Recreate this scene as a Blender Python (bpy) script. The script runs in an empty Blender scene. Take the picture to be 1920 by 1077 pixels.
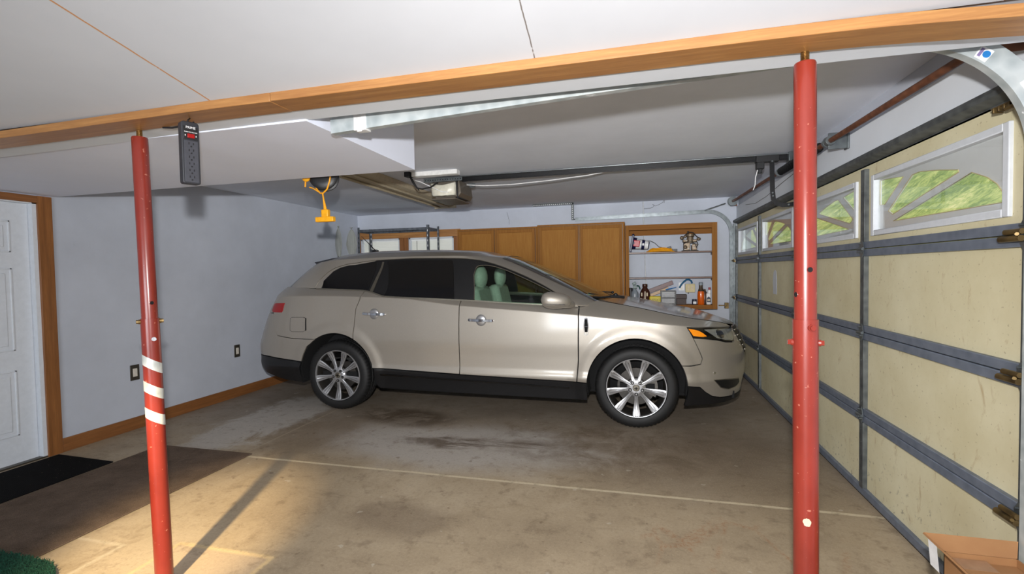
import bpy, bmesh, math, random
from mathutils import Vector, Matrix, noise as mnoise
from mathutils.geometry import delaunay_2d_cdt
random.seed(7)
SC = bpy.context.scene
COL = SC.collection
PI = math.pi

# ------------------------------------------------------------------ materials
def lin(r, g, b):
    f = lambda c: (c/255/12.92) if c/255 <= .04045 else ((c/255+.055)/1.055)**2.4
    return (f(r), f(g), f(b), 1)

class NT:
    """small helper around a node tree"""
    def __init__(s, name):
        s.mat = bpy.data.materials.new(name); s.mat.use_nodes = True
        s.t = s.mat.node_tree; s.b = s.t.nodes['Principled BSDF']; s.out = s.t.nodes['Material Output']
        s._c = None
    def n(s, kind, **kw):
        nd = s.t.nodes.new(kind)
        for k, v in kw.items(): setattr(nd, k, v)
        return nd
    def l(s, a, b): s.t.links.new(a, b)
    def put(s, sock, v):
        if isinstance(v, (int, float, tuple, list)): sock.default_value = v
        else: s.l(v, sock)
    @property
    def co(s):
        if s._c is None: s._c = s.n('ShaderNodeTexCoord').outputs['Object']
        return s._c
    def mapping(s, scale=(1,1,1), rot=(0,0,0), loc=(0,0,0), vec=None):
        m = s.n('ShaderNodeMapping'); s.l(vec or s.co, m.inputs['Vector'])
        m.inputs['Scale'].default_value = scale; m.inputs['Rotation'].default_value = rot; m.inputs['Location'].default_value = loc
        return m.outputs[0]
    def noise(s, scale=5, detail=4, rough=.6, vec=None, dist=0):
        nd = s.n('ShaderNodeTexNoise'); s.l(vec or s.co, nd.inputs['Vector'])
        nd.inputs['Scale'].default_value = scale; nd.inputs['Detail'].default_value = detail
        nd.inputs['Roughness'].default_value = rough; nd.inputs['Distortion'].default_value = dist
        return nd.outputs['Fac']
    def voro(s, scale=5, vec=None, feature='F1'):
        nd = s.n('ShaderNodeTexVoronoi', feature=feature); s.l(vec or s.co, nd.inputs['Vector'])
        nd.inputs['Scale'].default_value = scale
        return nd.outputs['Distance']
    def ramp(s, fac, stops):
        nd = s.n('ShaderNodeValToRGB'); s.l(fac, nd.inputs['Fac'])
        e = nd.color_ramp.elements
        while len(e) < len(stops): e.new(.5)
        for el, (p, c) in zip(e, stops):
            el.position = p; el.color = c if len(c) == 4 else (*c, 1)
        return nd.outputs['Color']
    def step(s, v, a, b):              # 0 below a, 1 above b (a may exceed b)
        nd = s.n('ShaderNodeMapRange', interpolation_type='SMOOTHSTEP'); s.put(nd.inputs['Value'], v)
        if a < b: nd.inputs['From Min'].default_value = a; nd.inputs['From Max'].default_value = b
        else:
            nd.inputs['From Min'].default_value = b; nd.inputs['From Max'].default_value = a
            nd.inputs['To Min'].default_value = 1; nd.inputs['To Max'].default_value = 0
        return nd.outputs['Result']
    def m(s, op, a, b=0., c=None):
        nd = s.n('ShaderNodeMath', operation=op); s.put(nd.inputs[0], a); s.put(nd.inputs[1], b)
        if c is not None: s.put(nd.inputs[2], c)
        return nd.outputs[0]
    def mul(s, *v):
        r = v[0]
        for x in v[1:]: r = s.m('MULTIPLY', r, x)
        return r
    def mix(s, fac, a, b, blend='MIX'):
        nd = s.n('ShaderNodeMix', data_type='RGBA', blend_type=blend)
        s.put(nd.inputs['Factor'], fac); s.put(nd.inputs[6], a); s.put(nd.inputs[7], b)
        return nd.outputs[2]
    def xyz(s, vec=None):
        nd = s.n('ShaderNodeSeparateXYZ'); s.l(vec or s.co, nd.inputs[0]); return nd.outputs
    def base(s, c): s.put(s.b.inputs['Base Color'], c)
    def rough(s, v): s.put(s.b.inputs['Roughness'], v)
    def set(s, **kw):
        for k, v in kw.items(): s.put(s.b.inputs[k.replace('_', ' ')], v)
    def bump(s, h, strength=.2, dist=.01):
        nd = s.n('ShaderNodeBump'); nd.inputs['Strength'].default_value = strength; nd.inputs['Distance'].default_value = dist
        s.l(h, nd.inputs['Height']); s.l(nd.outputs[0], s.b.inputs['Normal'])

M = {}
def plain(name, rgb, rough=.5, metal=0., coat=0., var=.10, scale=30., bump=0.):
    """solid colour with a little wear noise"""
    t = NT(name); c = lin(*rgb)
    f = t.noise(scale, 3, .6)
    d = tuple(x*(1-var) for x in c[:3]) + (1,); h = tuple(min(1, x*(1+var)) for x in c[:3]) + (1,)
    t.base(t.ramp(f, [(.3, d), (.7, h)]))
    t.rough(rough); t.set(Metallic=metal)
    if coat: t.set(Coat_Weight=coat, Coat_Roughness=.08)
    if bump: t.bump(f, bump, .004)
    M[name] = t.mat; return t.mat

def wood(name, dark, light, axis='x', rough=.45, scale=1., coat=.15, spec=.5):
    t = NT(name)
    sc = {'x': (1.2, 22, 22), 'y': (22, 1.2, 22), 'z': (22, 22, 1.2)}[axis]
    v = t.mapping(tuple(k*scale for k in sc))
    g = t.noise(1.6, 6, .65, v, .4)
    v2 = t.mapping(tuple(k*scale*3.5 for k in sc)); g2 = t.noise(2.5, 3, .6, v2)
    k = t.m('ADD', t.mul(g, .7), t.mul(g2, .3))
    col = t.ramp(k, [(.3, lin(*dark)), (.52, lin(*[(a+b)/2 for a, b in zip(dark, light)])), (.72, lin(*light))])
    t.base(col); t.rough(rough); t.set(Coat_Weight=coat, Coat_Roughness=.3, Specular_IOR_Level=spec); t.bump(g2, .08, .002)
    M[name] = t.mat

def wallpaint(name, rgb, smudge=.12, rough=.75):
    t = NT(name); c = lin(*rgb)
    a = t.noise(1.3, 5, .65); b = t.noise(60, 3, .6); sc = t.noise(9, 6, .75, t.mapping((1, 1, .35)), .6)
    d = tuple(x*(1-smudge) for x in c[:3])
    col = t.ramp(a, [(.35, d), (.65, c)])
    col = t.mix(t.mul(t.step(sc, .66, .74), .35), col, tuple(x*.6 for x in c[:3]) + (1,))
    t.base(col); t.rough(rough); t.set(Specular_IOR_Level=.3); t.bump(b, .12, .002)
    M[name] = t.mat

wallpaint('wall_paint', (192, 197, 208)); wallpaint('ceiling_white', (228, 228, 232), .03)
wallpaint('beam_white', (224, 229, 236), .06); wallpaint('ceiling_grey', (228, 232, 242), .08)
wallpaint('soffit_white', (234, 239, 254), .04)
plain('door_white', (214, 219, 226), .45, var=.04)
wood('oak_x', (138, 90, 48), (190, 140, 82), 'x'); wood('oak_y', (110, 68, 34), (156, 102, 56), 'y'); wood('oak_z', (114, 70, 34), (160, 104, 54), 'z')
wood('cab_z', (130, 84, 36), (156, 108, 54), 'z', scale=1.4, coat=0, spec=.15, rough=.7); wood('cab_x', (126, 80, 36), (150, 102, 52), 'x', scale=1.4, coat=0, spec=.15, rough=.7); wood('cab_panel', (144, 96, 42), (170, 122, 62), 'z', scale=2., coat=0, spec=.15, rough=.7)
wood('shelf_wood', (74, 46, 32), (120, 80, 54), 'x')
wood('plank_red', (70, 30, 24), (112, 54, 42), 'x'); wood('plank_tan', (168, 128, 84), (206, 168, 118), 'x')
wood('paddle_wood', (120, 122, 118), (176, 178, 172), 'z', rough=.7, coat=0)

def concrete():
    t = NT('concrete'); o = t.xyz(); x, y = o[0], o[1]
    big = t.noise(.9, 5, .62); mid = t.noise(3.2, 6, .7, dist=.5); fine = t.noise(52, 6, .8); streak = t.noise(2.2, 6, .68, t.mapping((.55, 3.2, 1), (0, 0, .25)), .8)
    col = t.ramp(big, [(.3, lin(142, 126, 104)), (.5, lin(166, 149, 124)), (.7, lin(184, 168, 144))])
    # greyer slab beyond the joint
    far = t.step(y, 2.9, 4.2)
    col = t.mix(t.mul(far, .8), col, t.ramp(big, [(.3, lin(112, 102, 92)), (.7, lin(140, 130, 119))]))
    col = t.mix(t.mul(t.step(mid, .52, .74), .42), col, lin(112, 95, 74))
    col = t.mix(t.mul(t.step(streak, .58, .76), .32), col, lin(96, 82, 66))
    def blob(cx, cy, rx, ry, soft=.5):
        wx = t.m('ADD', x, t.mul(t.m('SUBTRACT', mid, .5), .9)); wy = t.m('ADD', y, t.mul(t.m('SUBTRACT', big, .5), .7))
        dx = t.m('DIVIDE', t.m('SUBTRACT', wx, cx), rx); dy = t.m('DIVIDE', t.m('SUBTRACT', wy, cy), ry)
        r = t.m('SQRT', t.m('ADD', t.mul(dx, dx), t.mul(dy, dy)))
        return t.step(r, 1+soft*.5, 1-soft*.5)
    # pale cement bloom beside the car, darker oil around it, pale bloom near the wall
    col = t.mix(t.mul(blob(-1.45, 3.66, 1.15, .46, .8), .8), col, lin(176, 171, 166))
    col = t.mix(t.mul(blob(-2.75, 3.55, .35, .5, .9), .45), col, lin(112, 94, 74))
    col = t.mix(t.mul(blob(-3.5, 3.9, .36, .9), .75), col, lin(186, 181, 175))
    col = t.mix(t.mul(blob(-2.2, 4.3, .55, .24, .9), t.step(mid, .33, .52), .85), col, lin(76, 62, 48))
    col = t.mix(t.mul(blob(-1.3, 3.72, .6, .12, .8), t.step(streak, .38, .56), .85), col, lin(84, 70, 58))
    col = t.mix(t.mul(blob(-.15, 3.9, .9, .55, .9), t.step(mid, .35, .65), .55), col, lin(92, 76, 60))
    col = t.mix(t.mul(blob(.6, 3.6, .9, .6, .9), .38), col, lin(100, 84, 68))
    col = t.mix(t.mul(blob(-1.35, 2.5, .35, .2, .9), .5), col, lin(108, 92, 76))
    # fine scratches, rust trails
    cr = t.voro(5.5, t.mapping((1, .6, 1), (0, 0, .3), (0, 0, 0)), 'DISTANCE_TO_EDGE')
    col = t.mix(t.mul(t.step(cr, .03, .008), t.step(mid, .56, .66), .16), col, lin(100, 84, 66))
    ru = t.voro(2.6, t.mapping((1.6, .8, 1), (0, 0, .5), (0, .3, 0)), 'DISTANCE_TO_EDGE')
    col = t.mix(t.mul(t.step(ru, .06, .01), blob(.55, 2.55, .5, .3, .8), t.step(fine, .42, .62), t.step(mid, .42, .56), .55), col, lin(156, 98, 54))
    col = t.mix(t.mul(t.step(t.noise(16, 2, .5), .70, .75), .5), col, lin(96, 74, 54))
    col = t.mix(t.mul(t.step(t.noise(11, 2, .5, t.mapping((1,1,1),(0,0,0),(4,7,0))), .72, .75), .5), col, lin(196, 186, 170))
    # thin pale mortar patches in the foreground
    def box(x0, x1, y0, y1, s=.012):
        j = t.mul(t.m('SUBTRACT', fine, .5), .03); X = t.m('ADD', x, j); Y = t.m('ADD', y, j)
        return t.mul(t.step(X, x0-s, x0+s), t.step(X, x1+s, x1-s), t.step(Y, y0-s, y0+s), t.step(Y, y1+s, y1-s))
    p = t.m('SUBTRACT', box(-2.36, -1.76, .9, 1.985), box(-2.34, -1.785, .9, 1.962))
    col = t.mix(t.mul(box(-2.35, -1.77, .9, 1.975), .45), col, lin(190, 168, 144)); col = t.mix(t.mul(p, .8), col, lin(208, 184, 140))
    p = t.m('SUBTRACT', box(-2.96, -2.62, .9, 1.90), box(-2.96, -2.645, .9, 1.878))
    col = t.mix(t.mul(p, .65), col, lin(200, 188, 166))
    # filled control joints
    wob = t.mul(t.m('SUBTRACT', mid, .5), .02)
    jy = t.m('ABSOLUTE', t.m('SUBTRACT', t.m('ADD', y, wob), 3.066)); ja = t.mul(t.step(jy, .017, .009), t.step(x, -2.98, -2.95))
    col = t.mix(t.mul(ja, .9), col, lin(204, 190, 162))
    jx = t.m('ABSOLUTE', t.m('ADD', t.m('ADD', x, wob), 3.03)); jb = t.mul(t.step(jx, .014, .006), t.step(y, 3.12, 3.16))
    col = t.mix(t.mul(jb, .5), col, lin(172, 158, 136))
    speck = t.noise(95, 4, .75); mm = t.noise(9, 5, .7)
    col = t.mix(t.mul(t.step(fine, .46, .68), .24), col, lin(92, 78, 62)); col = t.mix(t.mul(t.step(speck, .52, .70), .30), col, lin(204, 188, 164)); col = t.mix(t.mul(t.step(mm, .53, .68), .42), col, lin(108, 92, 74))
    t.base(col); t.rough(t.ramp(mid, [(.3, (.42,)*3), (.7, (.72,)*3)]))
    t.set(Specular_IOR_Level=.35)
    t.bump(t.m('ADD', fine, t.mul(ja, -.8)), .18, .004); M['concrete'] = t.mat
concrete()

def redpaint():
    t = NT('red_paint'); big = t.noise(6, 4, .6, t.mapping((1, 1, .5))); chip = t.noise(34, 4, .7); chip2 = t.noise(70, 2, .5)
    col = t.ramp(big, [(.3, lin(118, 37, 27)), (.7, lin(143, 50, 38))])
    col = t.mix(t.mul(t.step(chip, .705, .73), .9), col, lin(226, 206, 190))
    col = t.mix(t.mul(t.step(chip2, .70, .74), .5), col, lin(206, 140, 118))
    t.base(col); t.rough(.30); t.set(Coat_Weight=.35, Coat_Roughness=.2); t.bump(chip, .08, .002); M['red_paint'] = t.mat
redpaint()

def doorpanel():
    t = NT('door_cream'); a = t.noise(2.0, 5, .65); st = t.noise(14, 5, .7, t.mapping((1, 1, .45)), .6); w = t.noise(9, 5, .8, t.mapping((1, .8, 1), (.5, 0, 0)), 1.5)
    col = t.ramp(a, [(.3, lin(202, 192, 156)), (.7, lin(220, 213, 182))])
    z = t.xyz()[2]
    col = t.mix(t.mul(t.step(st, .58, .74), .55), col, lin(160, 130, 84))
    col = t.mix(t.mul(t.step(t.noise(60, 2, .5), .66, .72), .4), col, lin(120, 100, 70))
    col = t.mix(t.mul(t.step(w, .715, .74), .8), col, lin(232, 230, 220))
    low = t.mul(t.step(z, .42, .1), t.step(t.noise(24, 4, .7), .58, .68)); col = t.mix(t.mul(low, .6), col, lin(96, 92, 84))
    t.base(col); t.rough(.6); t.bump(st, .06, .003); M['door_cream'] = t.mat
doorpanel()

def galv(name, a=(150, 160, 164), b=(196, 204, 206), rough=.34, metal=.85, splat=False):
    t = NT(name); v = t.voro(22); n = t.noise(7, 4, .6)
    col = t.ramp(t.m('ADD', t.mul(v, .5), t.mul(n, .6)), [(.3, lin(*a)), (.75, lin(*b))])
    if splat:
        sp = t.noise(9, 3, .6, t.mapping((1, 2.5, 2.5)))
        f = t.step(sp, .70, .715); col = t.mix(f, col, lin(236, 238, 240)); t.set(Metallic=t.m('SUBTRACT', metal, t.mul(f, metal)))
    else: t.set(Metallic=metal)
    t.base(col); t.rough(rough); M[name] = t.mat
galv('galvanised', (176, 186, 188), (214, 220, 220), .36, .45, splat=True); galv('zinc', (96, 102, 105), (122, 128, 130), .36, .7); galv('door_steel', (98, 106, 120), (116, 124, 138), .5, .2)
galv('stile_steel', (70, 74, 76), (104, 108, 108), .5, .4); galv('rack_grey', (74, 78, 84), (108, 112, 118), .5, .3)
galv('bronze', (70, 56, 34), (128, 106, 66), .45, .7); galv('rust_pipe', (84, 48, 30), (126, 78, 52), .6, .2); galv('thread', (120, 84, 40), (210, 172, 110), .35, .9)
galv('foil_tape', (190, 196, 194), (236, 240, 238), .30, .3)
plain('black_plastic', (26, 26, 28), .42); plain('black_steel', (22, 22, 24), .38, .3); plain('dark_strip', (44, 45, 50), .45); plain('strip_face', (62, 63, 70), .5)
plain('dark_plate', (58, 54, 46), .4); plain('outlet_face', (214, 208, 196), .4); plain('red_switch', (150, 14, 14), .3); plain('white_mark', (236, 236, 236), .5)
plain('yellow_cord', (232, 158, 20), .45); plain('yellow_plug', (236, 166, 24), .4); plain('cream_lens', (216, 212, 196), .35)
plain('opener_body', (96, 88, 78), .45); plain('fixture_beige', (176, 164, 140), .5); plain('fixture_white', (228, 228, 226), .5)
plain('white_wire', (222, 222, 222), .5); plain('green_rug', (14, 62, 46), .95, var=.5, scale=120, bump=.8)
plain('frame_white', (206, 210, 216), .5, var=.04); plain('insert_grey', (222, 222, 226), .55, var=.02); plain('tape_brown', (150, 116, 90), .25)
plain('conduit', (196, 198, 200), .4, .5); plain('navy', (24, 28, 66), .4); plain('red_item', (176, 36, 48), .4); plain('white_item', (226, 226, 226), .4)
plain('yellow_bag', (216, 196, 50), .5); plain('dark_text', (40, 34, 16), .5); plain('brown_item', (58, 40, 36), .55, var=.3, scale=40); plain('brown_jug', (62, 30, 18), .3)
plain('tan_mark', (206, 190, 160), .5); plain('green_item', (20, 72, 62), .4); plain('grey_bottle', (134, 142, 150), .3); plain('hose_blue', (26, 92, 132), .35)
plain('beige_box', (206, 190, 140), .5); plain('orange_liquid', (214, 92, 12), .25, coat=.5); plain('bottle_dark', (70, 54, 40), .3); plain('red_cap', (150, 30, 34), .4)
plain('navy_label', (34, 36, 56), .5); plain('cast_metal', (126, 110, 92), .45, .5, var=.4, scale=60); plain('cast_dark', (52, 46, 42), .5, .3, var=.4, scale=60)
plain('blind_slat', (240, 240, 238), .5, var=.02); plain('sticker_blue', (40, 120, 190), .4); plain('sticker_purple', (130, 116, 160), .4)
plain('rubber_seal', (52, 46, 40), .8); plain('thatch', (70, 58, 44), .9, var=.6, scale=90, bump=.6)

def carton():
    t = NT('cardboard'); a = t.noise(3, 4, .6); f = t.noise(60, 3, .6, t.mapping((1, 1, 9)))
    col = t.ramp(a, [(.3, lin(142, 100, 62)), (.7, lin(164, 122, 80))]); col = t.mix(t.mul(f, .2), col, lin(140, 96, 56))
    t.base(col); t.rough(.8); M['cardboard'] = t.mat
carton()
def matfib(name, a, b, rib=0):
    t = NT(name); f = t.noise(260, 2, .7); g = t.noise(5, 5, .7); sp = t.noise(90, 2, .5)
    k = f
    if rib:
        o = t.xyz(); k = t.m('ADD', t.mul(f, .5), t.mul(t.m('SINE', t.mul(o[0], rib)), .25)); 
    col = t.ramp(t.m('ADD', t.mul(k, .55), t.mul(g, .45)), [(.3, lin(*a)), (.7, lin(*b))])
    col = t.mix(t.mul(t.step(sp, .73, .77), .7), col, lin(170, 150, 124))
    t.base(col); t.rough(.95); t.set(Specular_IOR_Level=.1); t.bump(k, .6, .006); M[name] = t.mat
matfib('mat_brown', (62, 53, 46), (124, 106, 92), 0); matfib('mat_black', (8, 8, 9), (26, 25, 26), 420)

def carpaint():
    t = NT('car_paint'); fl = t.noise(900, 1, .5)
    t.base(t.ramp(fl, [(.3, lin(157, 150, 140)), (.7, lin(175, 168, 158))])); t.set(Metallic=.6, Coat_Weight=.8, Coat_Roughness=.10, Coat_IOR=1.5); t.rough(.46); M['car_paint'] = t.mat
carpaint()
plain('car_black', (16, 16, 18), .45); plain('gloss_black', (8, 8, 9), .12, coat=.6); plain('liner_black', (10, 10, 12), .9)
plain('chrome', (214, 216, 220), .10, 1., var=.02); plain('satin_trim', (124, 119, 108), .34, .8); plain('alloy', (176, 176, 178), .34, .75, var=.04)
plain('alloy_dark', (96, 92, 88), .4, .8); plain('brake_steel', (70, 67, 64), .45, .7); plain('seat_leather', (196, 202, 192), .5); plain('dash_dark', (30, 30, 30), .6)
plain('amber_lens', (255, 150, 10), .2, coat=.8, var=.02); plain('tail_red', (150, 5, 7), .3, coat=.3, var=.05); plain('lamp_clear', (170, 172, 166), .12, .6, coat=.8)
def rubber():
    t = NT('tyre_rubber'); n = t.noise(40, 3, .6)
    t.base(t.ramp(n, [(.3, lin(9, 9, 10)), (.7, lin(17, 17, 18))])); t.rough(.62); t.bump(n, .05, .002); M['tyre_rubber'] = t.mat
rubber()
def glass(name, tint, refl=.08, rough=.0):
    t = NT(name); t.t.nodes.remove(t.b)
    tr = t.n('ShaderNodeBsdfTransparent'); tr.inputs[0].default_value = tint
    gl = t.n('ShaderNodeBsdfGlossy'); gl.inputs['Roughness'].default_value = rough; gl.inputs['Color'].default_value = (1, 1, 1, 1)
    lw = t.n('ShaderNodeLayerWeight'); fr = t.m('ADD', .04, t.mul(t.m('POWER', lw.outputs['Facing'], 5.), .9))
    mx = t.n('ShaderNodeMixShader'); t.l(fr, mx.inputs[0]); t.l(tr.outputs[0], mx.inputs[1]); t.l(gl.outputs[0], mx.inputs[2]); t.l(mx.outputs[0], t.out.inputs[0])
    M[name] = t.mat
glass('pane_glass', (.95, .96, .95, 1)); glass('car_glass', (.60, .75, .66, 1)); glass('privacy_glass', (.10, .11, .11, 1)); glass('clear_plastic', (.8, .84, .86, 1))
def blinds():
    t = NT('blind_cloth'); t.t.nodes.remove(t.b)
    d = t.n('ShaderNodeBsdfDiffuse'); d.inputs[0].default_value = (.86, .85, .82, 1); tr = t.n('ShaderNodeBsdfTranslucent'); tr.inputs[0].default_value = (.9, .88, .84, 1)
    mx = t.n('ShaderNodeMixShader'); mx.inputs[0].default_value = .55; t.l(d.outputs[0], mx.inputs[1]); t.l(tr.outputs[0], mx.inputs[2]); t.l(mx.outputs[0], t.out.inputs[0]); M['blind_cloth'] = t.mat
blinds()
def leafmat():
    t = NT('leaf'); n = t.noise(1.2, 4, .6); f = t.noise(14, 2, .5)
    col = t.ramp(t.m('ADD', t.mul(n, .6), t.mul(f, .4)), [(.3, lin(70, 86, 30)), (.5, lin(120, 136, 50)), (.7, lin(170, 166, 84))])
    t.base(col); t.rough(.6)
    tl = t.n('ShaderNodeBsdfTranslucent'); t.l(col, tl.inputs[0]); mx = t.n('ShaderNodeMixShader'); mx.inputs[0].default_value = .5
    t.l(t.b.outputs[0], mx.inputs[1]); t.l(tl.outputs[0], mx.inputs[2]); t.l(mx.outputs[0], t.out.inputs[0]); M['leaf'] = t.mat
    t = NT('grass_ground'); n = t.noise(1.1, 4, .6); n2 = t.noise(6.5, 7, .85, dist=.6); t.base(t.ramp(t.m('ADD', t.mul(n, .35), t.mul(n2, .65)), [(.36, lin(60, 80, 30)), (.46, lin(104, 120, 46)), (.54, lin(150, 156, 78)), (.66, lin(206, 188, 128))])); t.rough(.9); M['grass_ground'] = t.mat
leafmat()

# ------------------------------------------------------------------ mesh builder
ROOTLOC = {}
class MB:
    def __init__(s): s.v = []; s.f = []; s.mi = []; s.k = 0
    def add(s, vs, fs, mi=None):
        o = len(s.v); s.v += [tuple(v) for v in vs]; s.f += [tuple(i+o for i in f) for f in fs]; s.mi += [s.k if mi is None else mi]*len(fs); return s
    def box(s, x0, x1, y0, y1, z0, z1, mi=None):
        return s.add([(x0,y0,z0),(x1,y0,z0),(x1,y1,z0),(x0,y1,z0),(x0,y0,z1),(x1,y0,z1),(x1,y1,z1),(x0,y1,z1)],
                     [(0,3,2,1),(4,5,6,7),(0,1,5,4),(1,2,6,5),(2,3,7,6),(3,0,4,7)], mi)
    def obox(s, c, ax, ay, az, mi=None):   # centre and three half-axis vectors
        c = Vector(c); ax, ay, az = Vector(ax), Vector(ay), Vector(az)
        vs = [c+ax*i+ay*j+az*k for k in (-1,1) for i, j in ((-1,-1),(1,-1),(1,1),(-1,1))]
        return s.add(vs, [(0,3,2,1),(4,5,6,7),(0,1,5,4),(1,2,6,5),(2,3,7,6),(3,0,4,7)], mi)
    def cyl(s, p0, p1, r0, r1=None, n=24, caps=True, mi=None):
        r1 = r0 if r1 is None else r1
        p0, p1 = Vector(p0), Vector(p1); d = (p1-p0).normalized()
        a = d.orthogonal().normalized(); b = d.cross(a)
        ring = lambda p, r: [p + a*(r*math.cos(2*PI*i/n)) + b*(r*math.sin(2*PI*i/n)) for i in range(n)]
        fs = [(i, (i+1) % n, n+(i+1) % n, n+i) for i in range(n)]
        if caps: fs += [tuple(range(n))[::-1], tuple(range(n, 2*n))]
        return s.add(ring(p0, r0)+ring(p1, r1), fs, mi)
    def tube(s, pts, r, n=10, caps=True, mi=None, closed=False):
        pts = [Vector(p) for p in pts]; m = len(pts); rr = r if isinstance(r, (list, tuple)) else [r]*m
        vs = []; a = None
        for i, p in enumerate(pts):
            if closed: d = pts[(i+1) % m]-pts[i-1]
            else: d = pts[min(i+1, m-1)]-pts[max(i-1, 0)]
            d.normalize()
            a = d.orthogonal().normalized() if a is None else (a - d*a.dot(d)).normalized()
            b = d.cross(a)
            vs += [p + a*(rr[i]*math.cos(2*PI*j/n)) + b*(rr[i]*math.sin(2*PI*j/n)) for j in range(n)]
        fs = []
        for i in range(m if closed else m-1):
            i2 = (i+1) % m
            fs += [(i*n+j, i*n+(j+1) % n, i2*n+(j+1) % n, i2*n+j) for j in range(n)]
        if caps and not closed: fs += [tuple(range(n))[::-1], tuple(range((m-1)*n, m*n))]
        return s.add(vs, fs, mi)
    def sweep(s, pts, prof, up=(0,1,0), mi=None, closed=True, caps=True):
        """profile (a, b) carried along pts; b runs along 'up', a along the normal across it"""
        up = Vector(up); pts = [Vector(p) for p in pts]; m = len(pts); n = len(prof); vs = []
        for i, p in enumerate(pts):
            d = (pts[min(i+1, m-1)]-pts[max(i-1, 0)]).normalized(); a = up.cross(d).normalized()
            vs += [p + a*u + up*w for u, w in prof]
        fs = [(i*n+j, i*n+(j+1) % n, (i+1)*n+(j+1) % n, (i+1)*n+j) for i in range(m-1) for j in range(n if closed else n-1)]
        if caps and closed: fs += [tuple(range(n))[::-1], tuple(range((m-1)*n, m*n))]
        return s.add(vs, fs, mi)
    def lathe(s, prof, origin, axis='z', n=32, mi=None, rmod=None):
        """prof: (radius, height) along the axis"""
        o = Vector(origin); vs = []
        for r, h in prof:
            for i in range(n):
                t = 2*PI*i/n; q = r if rmod is None else rmod(r, h, i)
                c, d = q*math.cos(t), q*math.sin(t)
                vs.append(o + Vector({'z': (c, d, h), 'y': (c, h, d), 'x': (h, c, d)}[axis]))
        fs = [(k*n+i, k*n+(i+1) % n, (k+1)*n+(i+1) % n, (k+1)*n+i) for k in range(len(prof)-1) for i in range(n)]
        return s.add(vs, fs, mi)
    def prism(s, poly, axis, lo, hi, mi=None):
        f = {'x': lambda a, b, h: (h, a, b), 'y': lambda a, b, h: (a, h, b), 'z': lambda a, b, h: (a, b, h)}[axis]
        n = len(poly)
        return s.add([f(a, b, lo) for a, b in poly]+[f(a, b, hi) for a, b in poly],
                     [tuple(range(n))[::-1], tuple(range(n, 2*n))]+[(i, (i+1) % n, n+(i+1) % n, n+i) for i in range(n)], mi)
    def ball(s, c, r, n=16, sq=(1,1,1), mi=None):
        c = Vector(c); h = n//2; vs = []
        for i in range(1, h):
            t = PI*i/h; vs += [c+Vector((r*sq[0]*math.sin(t)*math.cos(2*PI*j/n), r*sq[1]*math.sin(t)*math.sin(2*PI*j/n), r*sq[2]*math.cos(t))) for j in range(n)]
        fs = [(k*n+j, (k+1)*n+j, (k+1)*n+(j+1) % n, k*n+(j+1) % n) for k in range(h-2) for j in range(n)]
        vs += [c+Vector((0,0,r*sq[2])), c-Vector((0,0,r*sq[2]))]; a = len(vs)-2
        fs += [(a, j, (j+1) % n) for j in range(n)] + [(a+1, (h-2)*n+(j+1) % n, (h-2)*n+j) for j in range(n)]
        return s.add(vs, fs, mi)
    def build(s, name, mats, parent=None, bevel=0, smooth=35, label=None, fix=True):
        off = ROOTLOC[parent.name] if parent is not None else Vector((0,0,0))
        me = bpy.data.meshes.new(name); me.from_pydata([tuple(Vector(v)-off) for v in s.v], [], s.f)
        mats = mats if isinstance(mats, (list, tuple)) else [mats]
        for m in mats: me.materials.append(M[m])
        me.polygons.foreach_set('material_index', s.mi)
        if fix:
            bm = bmesh.new(); bm.from_mesh(me); bmesh.ops.recalc_face_normals(bm, faces=bm.faces); bm.to_mesh(me); bm.free()
        if smooth:
            me.polygons.foreach_set('use_smooth', [True]*len(me.polygons)); me.set_sharp_from_angle(angle=math.radians(smooth))
        me.update()
        o = bpy.data.objects.new(name, me); COL.objects.link(o)
        if parent is not None: o.parent = parent
        ROOTLOC[o.name] = off
        if bevel:
            b = o.modifiers.new('bevel', 'BEVEL'); b.width = bevel; b.segments = 2; b.limit_method = 'ANGLE'; b.angle_limit = math.radians(50); b.harden_normals = False
        if label: o['label'] = label
        return o

def tag(o, label, cat, group=None, kind=None):
    o['label'] = label; o['category'] = cat
    if group: o['group'] = group
    if kind: o['kind'] = kind
    return o
def empty(name, loc, label, cat, group=None):
    o = bpy.data.objects.new(name, None); COL.objects.link(o); o.location = loc; o.empty_display_size = .05
    ROOTLOC[o.name] = Vector(loc); return tag(o, label, cat, group)
def struct(o, label=None):
    o['kind'] = 'structure'
    if label: o['label'] = label
    return o
def copy_tree(o, parent=None):
    c = o.copy(); COL.objects.link(c)
    if parent is not None: c.parent = parent
    for ch in [x for x in SC.objects if x.parent == o]: copy_tree(ch, c)
    return c
def text_mesh(body, size, mat, place, name, parent, depth=.0006, spacing=1.):
    """lettering as thin solid mesh; place maps (u, v, w) -> world"""
    cu = bpy.data.curves.new(name, 'FONT'); cu.body = body; cu.size = size; cu.align_x = 'CENTER'; cu.align_y = 'CENTER'; cu.extrude = depth; cu.space_character = spacing
    t = bpy.data.objects.new(name, cu); COL.objects.link(t); dg = bpy.context.evaluated_depsgraph_get()
    me = t.evaluated_get(dg).to_mesh(); b = MB(); b.add([place(*v.co) for v in me.vertices], [tuple(p.vertices) for p in me.polygons])
    t.evaluated_get(dg).to_mesh_clear(); bpy.data.objects.remove(t); bpy.data.curves.remove(cu)
    return b.build(name, mat, parent, smooth=0)
import math
def lerp_tab(tab, v):
    if v <= tab[0][0]: return tab[0][1]
    for (a, fa), (b, fb) in zip(tab, tab[1:]):
        if v <= b: 
            t = (v - a) / (b - a); return fa + (fb - fa) * t
    return tab[-1][1]
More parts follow.
